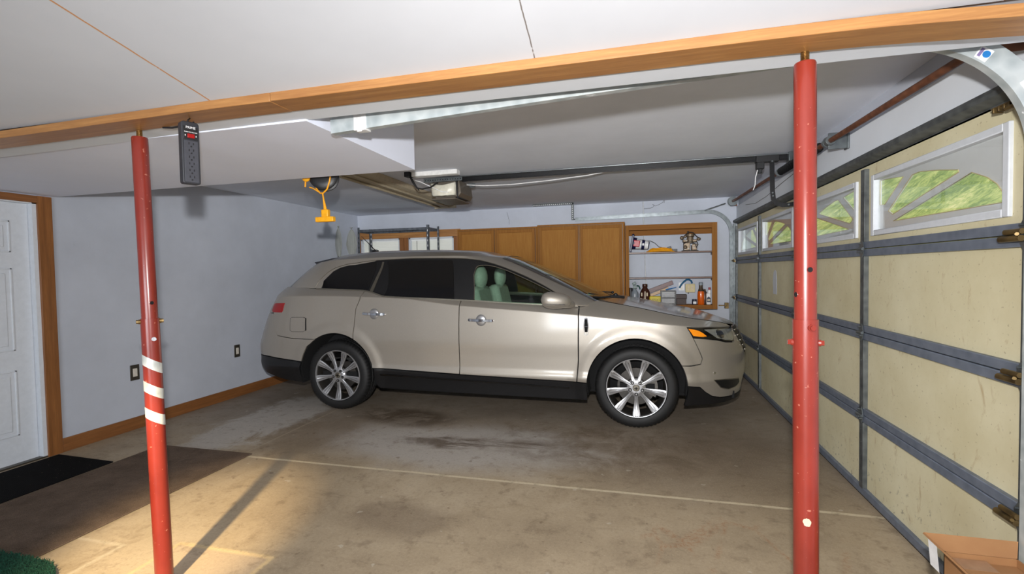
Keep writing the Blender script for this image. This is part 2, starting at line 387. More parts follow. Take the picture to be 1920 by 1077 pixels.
def smooth_tab(tab, v):            # Catmull-Rom (monotone-ish) interpolation
    n = len(tab)
    if v <= tab[0][0]: return tab[0][1]
    if v >= tab[-1][0]: return tab[-1][1]
    for i in range(n - 1):
        a, fa = tab[i]; b, fb = tab[i + 1]
        if v <= b:
            h = b - a; t = (v - a) / h; s = (fb - fa) / h
            s0 = (fa - tab[i - 1][1]) / (a - tab[i - 1][0]) if i > 0 else s
            s1 = (tab[i + 2][1] - fb) / (tab[i + 2][0] - b) if i < n - 2 else s
            m0 = 0 if s0 * s <= 0 else 2 * s0 * s / (s0 + s)
            m1 = 0 if s1 * s <= 0 else 2 * s1 * s / (s1 + s)
            t2 = t * t; t3 = t2 * t
            return (2*t3-3*t2+1)*fa + (t3-2*t2+t)*h*m0 + (-2*t3+3*t2)*fb + (t3-t2)*h*m1
CREASE = [(-4.4,1.17),(-3.3,1.19),(-2.35,1.165),(-1.65,1.092),(-.5,1.008),(.0,.958),(.43,.911),(.8,.872),(1.1,.85)]
BELT = [(-4.4,1.272),(-3.3,1.262),(-2.72,1.240),(-2.60,1.216),(-2.46,1.180),(-1.64,1.140),(-.865,1.099),(-.535,1.087),(-.3,1.08)]
WLOW = [(.15,.88),(.22,.90),(.32,.925),(.41,.953),(.44,.960),(.50,.949),(.6,.952),(.75,.961),(.9,.957),(1.0,.948),(1.1,.937),(1.2,.924),(1.3,.91)]
XF = [(.15,.95),(.226,.985),(.336,1.0),(.486,1.025),(.634,1.018),(.75,.985),(.831,.945),(.9,.895),(.95,.84),(1.0,.75),(1.1,.55),(1.2,.4)]
XR = [(.2,-4.0),(.264,-4.08),(.31,-4.18),(.413,-4.245),(.505,-4.255),(.61,-4.262),(.752,-4.21),(1.071,-4.06),(1.15,-4.0),(1.21,-3.97),(1.28,-3.925)]
XBF, NF = .15, 2.3
XBR, NR = -3.3, 3.5
WHEELS = ((-3.003, .366), (-.008, .366))
def w_low(x, z):
    zc = smooth_tab(CREASE, x)
    if z <= zc: w = smooth_tab(WLOW, z)
    else:
        d = z - zc; w = smooth_tab(WLOW, zc) - 1.1*d - 3.0*d*d
    for wx, wz in WHEELS:           # wheel-arch lips stand a little proud
        r = math.hypot(x - wx, z - wz - .02)
        if r < .56: 
            t = max(0, min(1, (.56 - r) / .10)); w += .014 * t*t*(3-2*t)
    return w
WS = [(1.0,.0),(1.09,-.188),(1.146,-.31),(1.37,-.805),(1.5,-1.10),(1.56,-1.26),(1.62,-1.48),(1.7,-1.86)]
GR = [(1.1,-4.07),(1.21,-3.99),(1.28,-3.925),(1.359,-3.83),(1.469,-3.68),(1.55,-3.55),(1.62,-3.40),(1.7,-3.2)]
XBG, NG = -2.9, 3.5
NW, DW = 2.2, .41
def w_up(z):
    d = z - 1.1; return .897 - .30*d - .15*d*d
def end_f(w, x, xb, xf, n):
    if x <= xb: return w
    t = (x - xb) / (xf - xb)
    return w * (max(0, 1 - t**n)) ** (1/n) if t < 1 else 0.
def e_low(x, z):
    w = w_low(x, z)
    if x > XBF: return end_f(w, x, XBF, smooth_tab(XF, z), NF)
    if x < XBR: return end_f(w, -x, -XBR, -smooth_tab(XR, z), NR)
    return w
def e_up(x, z):
    w = w_up(z); xw = smooth_tab(WS, z)
    if x > xw - DW: return end_f(w, x, xw - DW, xw, NW)
    if x < XBG: return end_f(w, -x, -XBG, -smooth_tab(GR, z), NG)
    return w
KF, KR, KW, KG = .9, .95, .75, 1.0
HP = math.pi / 2
def low_pt(p, z):                  # domain (p, z) -> (x, e)
    if p > XBF:
        f = min(HP, (p - XBF) / KF); x = XBF + (smooth_tab(XF, z) - XBF) * math.sin(f) ** (2/NF)
        return x, w_low(min(x,1.0), z) * max(0, math.cos(f)) ** (2/NF)
    if p < XBR:
        f = min(HP, (XBR - p) / KR); x = XBR - (XBR - smooth_tab(XR, z)) * math.sin(f) ** (2/NR)
        return x, w_low(x, z) * max(0, math.cos(f)) ** (2/NR)
    return p, w_low(p, z)
def up_pt(q, z):                   # windshield side: q > 0 measured from where the A-pillar starts to turn
    xw = smooth_tab(WS, z); xb = xw - DW
    if q > 0:
        f = min(HP, q / KW); return xb + DW * math.sin(f) ** (2/NW), w_up(z) * max(0, math.cos(f)) ** (2/NW)
    x = xb + q
    if x < XBG:
        f = min(HP, (XBG - x) / KG); return XBG - (XBG - smooth_tab(GR, z)) * math.sin(f) ** (2/NG), w_up(z) * max(0, math.cos(f)) ** (2/NG)
    return x, w_up(z)
ROOF = [(-3.7,1.50),(-3.5,1.58),(-3.203,1.632),(-2.80,1.657),(-2.29,1.655),(-1.80,1.636),(-1.567,1.613),(-1.28,1.567),(-1.14,1.531),(-1.0,1.48)]
def roof_z(x, e):
    e = abs(e); z = smooth_tab(ROOF, x) + .02 * (1 - (e/.5)**2)
    if e > .5: z -= 1.2 * (e - .5)**2
    return z
def roof_edge(x):                  # height where the roof skin meets the side
    z = 1.55
    for _ in range(40): z = .5*z + .5*roof_z(x, e_up(x, z))
    return z
HOODC = [(-.4,1.135),(-.235,1.116),(-.096,1.098),(.048,1.072),(.244,1.032),(.442,.993),(.656,.949),(.815,.910),(.93,.868)]
def hood_z(x, e):
    return smooth_tab(HOODC, x) - .03 * (abs(e)/.78)**2
# ------------------------------------------------------------------ the setting
XL, YB, ZC, XD = -4.538, 7.22, 2.39, 1.345
YN = -3.4
def S(name, mb, mat, **k): return struct(mb.build(name, mat, None, **k))
S('floor', MB().box(-4.72, 1.52, YN-.15, 7.40, -.12, 0), 'concrete', smooth=0)
# left wall with the entry door opening
dy0, dy1, dz = 1.80, 2.725, 2.012
b = MB(); b.box(XL-.16, XL, dy1, YB+.16, 0, ZC+.1); b.box(XL-.16, XL, YN-.15, dy0, 0, 3.0); b.box(XL-.16, XL, dy0, dy1, dz, ZC+.1)
S('wall_left', b, 'wall_paint', smooth=0)
# back wall with two windows
W1, W2, wz0, wz1 = (-4.485, -3.765), (-3.605, -2.816), 1.02, 1.99
b = MB(); b.box(XL, 1.52, YB, YB+.16, wz1, ZC+.1); b.box(XL, 1.52, YB, YB+.16, 0, wz0)
b.box(XL, W1[0], YB, YB+.16, wz0, wz1); b.box(W1[1], W2[0], YB, YB+.16, wz0, wz1); b.box(W2[1], 1.52, YB, YB+.16, wz0, wz1)
S('wall_back', b, 'wall_paint', smooth=0)
# right wall: header over the garage door, jambs, and the closed stretch beside the photographer
b = MB(); b.box(1.37, 1.52, 2.02, 7.165, 2.03, ZC+.1); b.box(1.37, 1.52, 7.165, 7.38, 0, ZC+.1); b.box(1.37, 1.52, YN-.15, 2.02, 0, 3.0)
S('wall_right', b, 'wall_paint', smooth=0)
S('trim_1', MB().box(1.342, 1.37, 1.85, 7.20, 2.045, 2.255), 'beam_white', bevel=.003)
S('wall_near', MB().box(-4.7, 1.52, YN-.15, YN, 0, 3.05), 'wall_paint', smooth=0)
S('ceiling', MB().box(-4.7, 1.52, 1.62, 7.40, ZC, ZC+.1), 'ceiling_grey', smooth=0)
# sloping drywall ceiling on the photographer's side, with its open board joints
t = NT('drywall_joints'); o = t.xyz(); xs = t.m('ADD', o[0], t.mul(t.m('SUBTRACT', o[1], 1.565), .051))
wv = t.mul(t.m('SUBTRACT', t.noise(14, 3, .6), .5), .006)
col = t.ramp(t.noise(1.2, 4, .6), [(.3, lin(192, 194, 199)), (.7, lin(201, 203, 208))])
for x0, c, w in ((-1.623, (196, 140, 92), .0035), (-.315, (120, 112, 108), .002), (.947, (150, 110, 80), .003)):
    dd = t.m('ABSOLUTE', t.m('ADD', t.m('SUBTRACT', xs, x0), wv)); col = t.mix(t.mul(t.step(dd, w*1.4, w*.7), t.step(t.noise(30, 2, .6), .3, .4)), col, lin(*c))
t.base(col); t.rough(.8); M['drywall_joints'] = t.mat
zs = lambda y: 2.104 + .171*(1.565-y)
b = MB(); b.add([(-4.7,1.575,zs(1.575)),(1.52,1.575,zs(1.575)),(1.52,YN-.15,zs(YN-.15)),(-4.7,YN-.15,zs(YN-.15)),
                 (-4.7,1.575,2.45),(1.52,1.575,2.45),(1.52,YN-.15,zs(YN)+.3),(-4.7,YN-.15,zs(YN)+.3)], [(0,1,2,3),(7,6,5,4),(0,4,5,1),(1,5,6,2),(2,6,7,3),(3,7,4,0)])
S('ceiling_near', b, 'drywall_joints', smooth=0)
# dropped beam: white boxed beam with an oak board under its near edge; the beam sags a little at its ends
ZO = [(-4.6,-.015),(-3,-.006),(-1.4,.010),(.2,.009),(.6,.005),(1.06,-.018),(1.5,-.045)]
def sag(x0, x1, y0, y1, z0, z1, n=24, tab=ZO):
    b = MB(); xs_ = [x0+(x1-x0)*i/n for i in range(n+1)]; vs = []
    for x in xs_:
        q = smooth_tab(tab, x); vs += [(x,y0,z0+q),(x,y1,z0+q),(x,y1,z1),(x,y0,z1)]
    fs = [(4*i+j, 4*i+(j+1) % 4, 4*i+4+(j+1) % 4, 4*i+4+j) for i in range(n) for j in range(4)] + [(0,1,2,3), tuple(4*n+k for k in (3,2,1,0))]
    return b.add(vs, fs)
def sagboard(x0, x1, y0, y1, z0, h, n=24):
    b = sag(x0, x1, y0, y1, z0, 0, n); m = []
    for i, v in enumerate(b.v): m.append((v[0], v[1], z0+h+smooth_tab(ZO, v[0])) if i % 4 in (2, 3) else v)
    b.v = m; return b
ZB2 = [(-4.6,-.015),(-3,-.006),(-1.4,.010),(.2,.009),(.6,.009),(1.06,.006),(1.5,.003)]
S('ceiling_beam', sag(-4.7, 1.5, 1.683, 1.812, 2.070, ZC+.1, tab=ZB2).box(-4.7, 1.5, 1.572, 1.69, 2.112, ZC+.12), 'beam_white', smooth=20)
S('trim_2', sagboard(-4.7, -1.343, 1.560, 1.684, 2.062, .034), 'oak_x', smooth=20, bevel=.002)
S('trim_3', sagboard(-1.341, 1.5, 1.560, 1.684, 2.063, .034), 'oak_x', smooth=20, bevel=.002)
S('ceiling_soffit', MB().box(XL, -1.367, 1.80, 2.846, 2.072, ZC+.05), 'soffit_white', smooth=0)
# oak baseboard and door casing
S('baseboard_left', MB().box(XL, XL+.016, 2.818, YB, 0, .112), 'oak_y', bevel=.003)
S('trim_4', MB().box(XL, XL+.019, 2.722, 2.818, 0, 2.064), 'oak_z', bevel=.002)
S('trim_5', MB().box(XL, XL+.019, 1.70, 2.722, 2.008, 2.062), 'oak_y', bevel=.002)
S('trim_6', MB().box(XL, XL+.019, 1.70, 1.80, 0, 2.008), 'oak_z', bevel=.002)
# white moulded entry door
b = MB(); x = XL-.045; b.box(x-.04, x, dy0+.012, dy1-.034, .008, dz-.012)
def dpanel(y0, y1, z0, z1):
    b.box(x-.001, x+.006, y0, y1, z0, z0+.012); b.box(x-.001, x+.006, y0, y1, z1-.012, z1); b.box(x-.001, x+.006, y0, y0+.012, z0, z1); b.box(x-.001, x+.006, y1-.012, y1, z0, z1)
    b.box(x-.001, x+.004, y0+.04, y1-.04, z0+.04, z1-.04)
for (z0, z1) in ((.22, .72), (.87, 1.50), (1.62, 1.86)):
    for (y0, y1) in ((1.92, 2.20), (2.30, 2.575)): dpanel(y0, y1, z0, z1)
dr = S('door_1', b, 'door_white', bevel=.003)
jb = MB(); jb.box(XL-.09, XL+.001, dy1-.030, dy1, 0, dz); jb.box(XL-.09, XL+.001, dy0, dy1, dz-.012, dz); jb.box(XL-.10, XL-.05, dy1-.042, dy1-.028, 0, dz)
jb.build('door_jamb', 'door_white', dr); MB().box(XL-.09, XL+.004, dy0, dy1, 0, .012).build('threshold', 'dark_plate', dr)
# back windows: oak casing, frame, blind, pane
S('trim_7', MB().box(-4.53, -2.70, YB-.02, YB, wz1, 2.106), 'oak_x', bevel=.003)
S('trim_8', MB().box(W1[1]+.002, W1[1]+.082, YB-.022, YB, .94, wz1-.001), 'oak_z', bevel=.003)
S('trim_9', MB().box(W2[0]-.074, W2[0]-.002, YB-.019, YB, .94, wz1-.001), 'oak_z', bevel=.003)
S('trim_10', MB().box(W2[1]+.002, W2[1]+.10, YB-.02, YB, .94, wz1-.001), 'oak_z', bevel=.003)
S('trim_11', MB().box(-4.53, -2.70, YB-.03, YB, .90, .94), 'oak_x', bevel=.003)
S('trim_12', MB().box(-4.53, W1[0]-.002, YB-.02, YB, .94, wz1-.001), 'oak_z', bevel=.003)
for i, (x0, x1) in enumerate((W1, W2)):
    b = MB()
    for bx_ in ((x0, x0+.03, wz0, wz1), (x1-.03, x1, wz0, wz1), (x0, x1, wz0, wz0+.03), (x0, x1, wz1-.025, wz1)): b.box(bx_[0], bx_[1], YB+.005, YB+.12, bx_[2], bx_[3])
    w = S('window_%d' % (i+1), b, 'frame_white', bevel=.003)
    s = MB(); z = wz1-.05
    while z > wz0+.05:
        s.obox(((x0+x1)/2, YB+.05, z), ((x1-x0)/2-.034, 0, 0), (0, .011, -.016), (0, .0006, .0004)); z -= .026
    s.build('blind', 'blind_cloth', w, smooth=0)
    MB().box(x0+.032, x1-.032, YB+.035, YB+.065, wz1-.05, wz1-.026).build('blind_rail', 'blind_slat', w)
    MB().cyl((x0+.13, YB+.03, 1.2), (x0+.13, YB+.03, wz1-.05), .004, n=6).build('blind_wand', 'dark_plate', w)
    MB().box(x0+.02, x1-.02, YB+.10, YB+.105, wz0+.02, wz1-.02).build('pane', 'pane_glass', w)

# ------------------------------------------------------------------ support posts
def post(x0, x1, name, label, tapes=False):
    """x0 at the floor, x1 at the beam (the post leans slightly)"""
    t = empty(name, (x0, 1.681, 0), label, 'support post', 'red steel posts under the beam')
    X = lambda z: x0+(x1-x0)*z/2.07
    zj = 1.245 if not tapes else 1.226
    pt = lambda z: (X(z), 1.681, z)
    lo = MB(); lo.lathe([(0, .006), (.0358, .006), (.0358, zj), (.0325, zj), (.0325, zj-.02)], (0,0,0), n=40)
    lo.v = [(v[0]+X(v[2]), v[1]+1.681, v[2]) for v in lo.v]; lo.build('lower_tube', 'red_paint', t)
    up = MB(); up.lathe([(.0312, zj-.02), (.0312, 2.03), (.029, 2.036), (0, 2.036)], (0,0,0), n=40)
    up.v = [(v[0]+X(v[2]), v[1]+1.681, v[2]) for v in up.v]; up.build('upper_tube', 'red_paint', t)
    s = MB(); s.lathe([(.0105, 2.03), (.0105, 2.075)], (0,0,0), n=20)
    z = 2.037
    while z < 2.07: s.lathe([(.0105, z), (.0125, z+.0015), (.0105, z+.003)], (0,0,0), n=20); z += .0045
    s.v = [(v[0]+X(v[2]), v[1]+1.681, v[2]) for v in s.v]; s.build('screw_jack', 'thread', t)
    MB().cyl((x0, 1.681, 0), (x0, 1.681, .007), .06).build('base_plate', 'red_paint', t)
    def bolt(z, ang, r=.0085, ln=.014, mat='red_paint', nm='bolt'):
        d = Vector((math.cos(ang), math.sin(ang), 0)); c = Vector(pt(z))
        k = MB(); k.cyl(c+d*.03, c+d*(.0358+ln), r, n=6); k.cyl(c+d*.03, c+d*(.0358+ln*.4), r*1.25, n=16); k.build(nm, mat, t, smooth=30)
    def hole(z, ang):
        d = Vector((math.cos(ang), math.sin(ang), 0)); c = Vector(pt(z)); k = MB(); e = Vector((-d.y, d.x, 0))
        k.tube([c+d*.0306+e*.0085*math.cos(u)+Vector((0,0,.0085))*math.sin(u) for u in [2*PI*i/18 for i in range(18)]], .0013, 6, closed=True); k.build('pin_hole_rim', 'red_paint', t)
        k = MB(); k.cyl(c+d*.029, c+d*.0318, .0078, n=18); k.build('pin_hole', 'liner_black', t)
    a0 = math.atan2(-1.681, -x0)               # direction that faces the photographer
    if tapes:
        hole(1.297, a0+.35); bolt(1.213, a0+1.62, mat='bronze'); bolt(1.213, a0-1.52, mat='bronze'); bolt(1.135, a0+.28, .007, .014, 'frame_white')
        for zc in (1.021, .904, .785):
            k = MB(); n = 44; vs = []
            for i in range(n+1):
                u = a0 - 2.6 + 5.2*i/n; zz = zc + .024*math.sin(a0-u)
                for h in (-.0235, .0235): vs.append((X(zz+h)+.0364*math.cos(u), 1.681+.0364*math.sin(u), zz+h))
            k.add(vs, [(2*i, 2*i+2, 2*i+3, 2*i+1) for i in range(n)]); k.build('reflective_tape', 'foil_tape', t, fix=False, label='silver reflective tape wrapped round the post')
    else:
        hole(1.400, a0+.42); hole(1.323, a0-.95); bolt(1.222, a0+.45); bolt(1.172, a0-1.35); bolt(1.172, a0+1.62)
        k = MB(); n = 60; vs = []; fs = []; rnd = random.Random(3)
        for i in range(n+1):                    # ragged ridge of white paint down one side
            z = 2.02 - .27*i/n; w = .10+.16*abs(mnoise.noise((z*30, .3, 0))) + (.18 if .1 < i/n < .2 or .42 < i/n < .52 else 0)
            if .22 < i/n < .36 or i/n > .93: w = .02
            for s_ in (0, 1): u = a0 - 1.62 + w*(s_*1.5-.5); vs.append((X(z)+.0330*math.cos(u), 1.681+.0330*math.sin(u), z))
        k.add(vs, [(2*i, 2*i+2, 2*i+3, 2*i+1) for i in range(n)]); k.build('paint_drip', 'white_mark', t, fix=False, label='ragged white paint drip along the post')
        k = MB(); u = a0+.1; d = Vector((math.cos(u), math.sin(u), 0)); e = Vector((-d.y, d.x, 0)); c = Vector(pt(.615)); vs = []
        for i in range(22): q = 2*PI*i/22; r = .0115*(1+.35*mnoise.noise((math.cos(q)*2, math.sin(q)*2, 4))); a = e*r*math.cos(q); vs.append(c+d*(math.sqrt(.0363**2-a.length**2))+a+Vector((0,0,r*math.sin(q)*1.15)))
        k.add(vs, [tuple(range(22))]); k.build('chipped_patch', 'tan_mark', t, fix=False, smooth=0, label='bare chipped patch in the red paint')
    return t
post(-2.100, -2.141, 'support_post', 'red steel post with three bands of silver tape, beside the power strip', True)
post(.5165, .5085, 'support_post', 'red steel post with white paint drips at its top, in front of the garage door')

# ------------------------------------------------------------------ power strip on the beam
t = empty('power_strip', (-1.79, 1.60, 1.79), 'black power strip hanging upright from the oak board of the beam', 'power strip')
n_ = Vector((.93, -.37, 0)).normalized(); e_ = Vector((-n_.y, n_.x, 0)); e_ = -e_ if e_.x < 0 else e_
PS = lambda u, v, w: Vector((-1.785, 1.60, 1.79)) + e_*u + Vector((0, 0, v)) + n_*w
hw, hh = .0325, .252
prof = []
for (cx, cz, a0_) in ((hw-.012, hh-.012, 0), (-hw+.012, hh-.012, 90), (-hw+.008, .008, 180), (hw-.008, .008, 270)):
    rr = .012 if cz > .1 else .008
    prof += [(cx+rr*math.cos(math.radians(a0_+k*22.5)), cz+rr*math.sin(math.radians(a0_+k*22.5))) for k in range(5)]
b = MB(); n = len(prof); b.add([PS(u, v, 0) for u, v in prof]+[PS(u, v, .034) for u, v in prof], [tuple(range(n)), tuple(range(n, 2*n))]+[(i, (i+1) % n, n+(i+1) % n, n+i) for i in range(n)])
b.build('housing', 'dark_strip', t, bevel=.003)
b = MB(); b.obox(PS(0, .090, .035), e_*.0255, (0,0,.084), n_*.0015); b.build('outlet_face', 'strip_face', t, bevel=.001)
for k in range(6):
    z = .022+k*.027
    for du in (-.008, .008): MB().obox(PS(du, z+.006, .0368), e_*.0016, (0,0,.0045), n_*.0006).build('outlet_slot', 'black_plastic', t)
    MB().cyl(PS(0, z-.006, .0362), PS(0, z-.006, .0374), .0033, n=10).build('ground_hole', 'black_plastic', t)
MB().obox(PS(0, .205, .035), e_*.026, (0,0,.026), n_*.0012).build('switch_panel', 'black_plastic', t, bevel=.001)
sw = MB().obox(PS(0, .1935, .0375), e_*.013, (0,0,.0085), n_*.003).build('rocker_switch', 'red_switch', t, bevel=.0015, label='red rocker switch')
for du in (-.020, .019): MB().obox(PS(du, .1945, .0365), e_*.0012, (0,0,.003), n_*.0005).build('indicator_mark', 'white_mark', t)
text_mesh('PRIME', .0135, 'white_mark', lambda u, v, w: PS(u, .2265+v, .0367+w), 'brand_lettering', t)
text_mesh('SURGE PROTECTOR', .0052, 'white_mark', lambda u, v, w: PS(u, .2085+v, .0367+w), 'small_lettering', t)
b = MB(); b.tube([PS(0, .25, .01), PS(.0, .262, .01), (-1.79, 1.62, 2.068)], .003, 6); b.build('hanging_loop', 'black_plastic', t)
tag(MB().tube([(-1.815,1.66,2.066),(-1.85,1.672,2.058),(-1.90,1.675,2.063),(-1.95,1.676,2.060),(-2.0,1.676,2.066)], .004, 6).build('beam_wire', 'black_plastic'), 'thin black wire stapled under the oak beam board by the left post', 'wire')

# ------------------------------------------------------------------ sectional garage door
YS = [2.065+1.270*i for i in range(5)]; SH = .5035
g = empty('garage_door', (XD, 4.6, 0), 'closed cream sectional garage door with grey steel rails and four arched windows', 'garage door')
gy0, gy1 = YS[0]-.03, YS[4]+.019
WY = [(YS[0]+.125, YS[0]+1.19)]+[(YS[i]+.125, YS[i]+1.17) for i in (1, 2, 3)]; WZ = (1.588, 1.928)
for r in range(4):
    z0, z1 = r*SH+(.02 if r == 0 else .002), (r+1)*SH-.002
    b = MB()
    if r < 3: b.box(XD, XD+.04, gy0, gy1, z0, z1)
    else:
        b.box(XD, XD+.04, gy0, gy1, z0, WZ[0]); b.box(XD, XD+.04, gy0, gy1, WZ[1], z1)
        ys = [gy0]+[v for w in WY for v in w]+[gy1]
        for i in range(0, len(ys), 2): b.box(XD, XD+.04, ys[i], ys[i+1], WZ[0], WZ[1])
    b.build('door_section', 'door_cream', g, smooth=0)
def rail(z0, z1, nm='section_rail', x0=XD-.022):
    b = MB(); b.sweep([(XD-.001, gy0, (z0+z1)/2), (XD-.001, gy1, (z0+z1)/2)], [(-(z1-z0)/2,0),((z1-z0)/2,0),((z1-z0)/2,.001),(-(z1-z0)/2,.001)], (1,0,0)) if False else b.box(x0, XD+.002, gy0, gy1, z0, z1)
    return b.build(nm, 'door_steel', g, bevel=.003)
for r in (1, 2, 3): rail(r*SH-.044, r*SH-.0025); rail(r*SH+.0025, r*SH+.042)
rail(.012, .055, 'bottom_rail')
MB().box(XD-.015, XD+.03, gy0, gy1, 0, .02).build('bottom_seal', 'rubber_seal', g)
# top strut: a hat-shaped steel channel along the top edge
zt = 4*SH
MB().sweep([(XD, gy0, zt+.002), (XD, gy1, zt+.002)], [(-.012,0),(.0,0),(.006,-.022),(.016,-.05),(.030,-.055),(.046,-.05),(.058,-.022),(.064,0),(.076,0),(.076,.002),(.062,.003),(.05,-.045),(.03,-.05),(.018,-.045),(.002,.003),(-.012,.002)], (1,0,0)).build('top_strut', 'stile_steel', g, smooth=20)
for i, y in enumerate(YS):
    w = .030 if i == 0 else .019 if i == 4 else .024
    for r in range(4):
        z0, z1 = r*SH+(.055 if r == 0 else .042), (r+1)*SH-(.044 if r < 3 else .03)
        b = MB(); b.box(XD-.026, XD, y-w, y+w, z0, z1)
        for k in range(5):
            zz = z0+(z1-z0)*(k+.5)/5; b.cyl((XD-.027, y-.006, zz), (XD-.030, y-.006, zz), .004, n=8)
        b.build('stile', 'stile_steel', g, bevel=.002)
def hinge(y, z, end=False):
    nm = 'roller_hinge' if end else 'hinge'
    b = MB(); sg = 1
    for s_ in (-1, 1):
        b.prism([(y-.030, z+s_*.006), (y+.030, z+s_*.006), (y+.022, z+s_*.030), (y+.009, z+s_*.052), (y-.009, z+s_*.052), (y-.022, z+s_*.030)], 'x', XD-.031, XD-.027)
    b.cyl((XD-.036, y-.034, z), (XD-.036, y+.034, z), .0085, n=14)
    b.cyl((XD-.046, y-.022, z-.018), (XD-.030, y-.022, z-.018), .004, n=8); b.cyl((XD-.046, y+.022, z-.018), (XD-.030, y+.022, z-.018), .004, n=8)
    b.cyl((XD-.046, y, z+.034), (XD-.030, y, z+.034), .004, n=8)
    h = b.build(nm, 'zinc', g)
    if end:
        s_ = -1 if y < 3 else 1
        b = MB(); b.cyl((XD-.052, y+.055*-s_, z+.010), (XD-.052, y+.025*s_, z+.010), .010, n=14); b.cyl((XD-.052, y-.075*s_, z-.014), (XD-.052, y+.02*s_, z-.014), .011, n=14)
        b.lathe([(.004, -.004), (.011, -.005), (.011, .005), (.004, .004)], (XD-.052, y-.075*s_, z-.014), 'y', 16)
        b.cyl((XD-.052, y, z), (XD-.070, y+.028*s_, z), .006, n=10)
        b.build('roller_barrel', 'bronze', h)
for z in (SH, 2*SH, 3*SH):
    for i, y in enumerate(YS): hinge(y+(.012 if i == 0 else -.012 if i == 4 else 0), z, i in (0, 4))
b = MB(); b.box(XD-.060, XD-.030, gy0+.01, gy0+.17, zt-.035, zt-.028); b.cyl((XD-.06, gy0+.09, zt-.052), (XD-.06, gy0-.03, zt-.052), .008, n=10)
for k in range(6): b.box(XD-.062, XD-.03, gy0+.02+k*.026, gy0+.030+k*.026, zt-.05, zt-.030)
b.build('top_roller_bracket', 'bronze', g, bevel=.002)
# arched sunburst windows: each pair of panels makes one fan
PET = [[(.148,.040),(.765,.192),(.855,.152),(.910,.112),(.938,.075),(.948,.032)],
       [(.095,.106),(.141,.080),(.684,.212),(.680,.222),(.549,.250),(.392,.276),(.327,.273)],
       [(.0,.155),(.055,.150),(.245,.281),(.07,.300),(.0,.303)]]
for i, (y0, y1) in enumerate(WY):
    f = MB()
    for (a, c, d, e) in ((y0-.006, y0+.028, WZ[0]-.006, WZ[1]+.006), (y1-.028, y1+.006, WZ[0]-.006, WZ[1]+.006), (y0+.028, y1-.028, WZ[0]-.006, WZ[0]+.026), (y0+.028, y1-.028, WZ[1]-.026, WZ[1]+.006)): f.box(XD-.014, XD+.03, a, c, d, e)
    fr = f.build('window_frame', 'frame_white', g, bevel=.004)
    a0, a1, c0, c1 = y0+.028, y1-.028, WZ[0]+.026, WZ[1]-.026
    MB().box(XD+.012, XD+.016, a0, a1, c0, c1).build('pane', 'pane_glass', fr)
    # plate with petal-shaped openings cut through it
    mir = i % 2 == 0
    hub = a1 if mir else a0
    def tr(u, v): return (max(a0+.004, min(a1-.004, hub-u*(a1-a0)/.985 if mir else hub+u*(a1-a0)/.985)), max(c0+.004, min(c1-.004, c0+v*.93)))
    outer = [(a0, c0), (a1, c0), (a1, c1), (a0, c1)]; loops = [outer]+[[tr(u, v) for u, v in p] for p in PET]
    vs = [Vector(p) for lp in loops for p in lp]; eds = []; k = 0
    for lp in loops: eds += [(k+j, k+(j+1) % len(lp)) for j in range(len(lp))]; k += len(lp)
    r = delaunay_2d_cdt(vs, eds, [], 0, 1e-5)
    def inside(p, poly):
        c = False; n = len(poly)
        for q in range(n):
            (xa, ya), (xb, yb) = poly[q], poly[q-1]
            if (ya > p[1]) != (yb > p[1]) and p[0] < (xb-xa)*(p[1]-ya)/(yb-ya)+xa: c = not c
        return c
    b = MB(); V2 = r[0]; tri = [tt for tt in r[2] if not any(inside(sum((V2[q] for q in tt), Vector((0,0)))/3, lp) for lp in loops[1:])]
    b.add([(XD+.020, v[0], v[1]) for v in V2], tri); b.add([(XD+.026, v[0], v[1]) for v in V2], tri)
    for lp in loops[1:]:
        for q in range(len(lp)): p_, q_ = lp[q-1], lp[q]; b.add([(XD+.020, *p_), (XD+.020, *q_), (XD+.026, *q_), (XD+.026, *p_)], [(0,1,2,3)])
    b.build('sunburst_grille', 'insert_grey', fr, smooth=0, fix=False)
    b = MB()
    for lp in loops[1:]: b.tube([(XD+.0185, *p_) for p_ in lp], .0022, 6, closed=True)
    b.build('grille_bead', 'beige_box', fr)
MB().prism([(5.245+.0,1.14),(5.375,1.14),(5.385,1.28),(5.36,1.36),(5.315,1.385),(5.262,1.37),(5.245,1.30)], 'x', XD-.0012, XD+.001).build('bare_patch', 'frame_white', g, label='pale grey bare patch on a cream panel')

# ------------------------------------------------------------------ tracks
def arc_pts(cx, cz, r, y, a0, a1, n=14): return [(cx+r*math.cos(math.radians(a0+(a1-a0)*i/n)), y, cz+r*math.sin(math.radians(a0+(a1-a0)*i/n))) for i in range(n+1)]
def chan(h, d, sgn): 
    return [(-h,0),(h,0),(h,sgn*d),(h-.006,sgn*d),(h-.006,sgn*(d-.004)),(h-.003,sgn*(d-.004)),(h-.003,sgn*.003),(-h+.003,sgn*.003),(-h+.003,sgn*(d-.004)),(-h+.006,sgn*(d-.004)),(-h+.006,sgn*d),(-h,sgn*d)]
YT = 1.91
t = empty('door_track', (1.242, YT, 0), 'galvanised garage door track spattered with paint, running under the white beam', 'door track', 'garage door tracks')
path = [(-1.352+.25*i*.2*4, YT, 2.122+.0235*i/ 12*1.0) for i in range(13)]
path = [(-1.325,YT,2.080),(-.86,YT,2.102),(-.39,YT,2.123),(.2,YT,2.146),(.6,YT,2.164)] + arc_pts(.856, 1.768, .408, YT, 90, 1, 26) + [(1.264, YT, z) for z in (1.6, 1.2, .6, .03)]
MB().sweep(path, chan(.036, .032, 1), (0,1,0)).build('track_channel', 'galvanised', t, smooth=25)
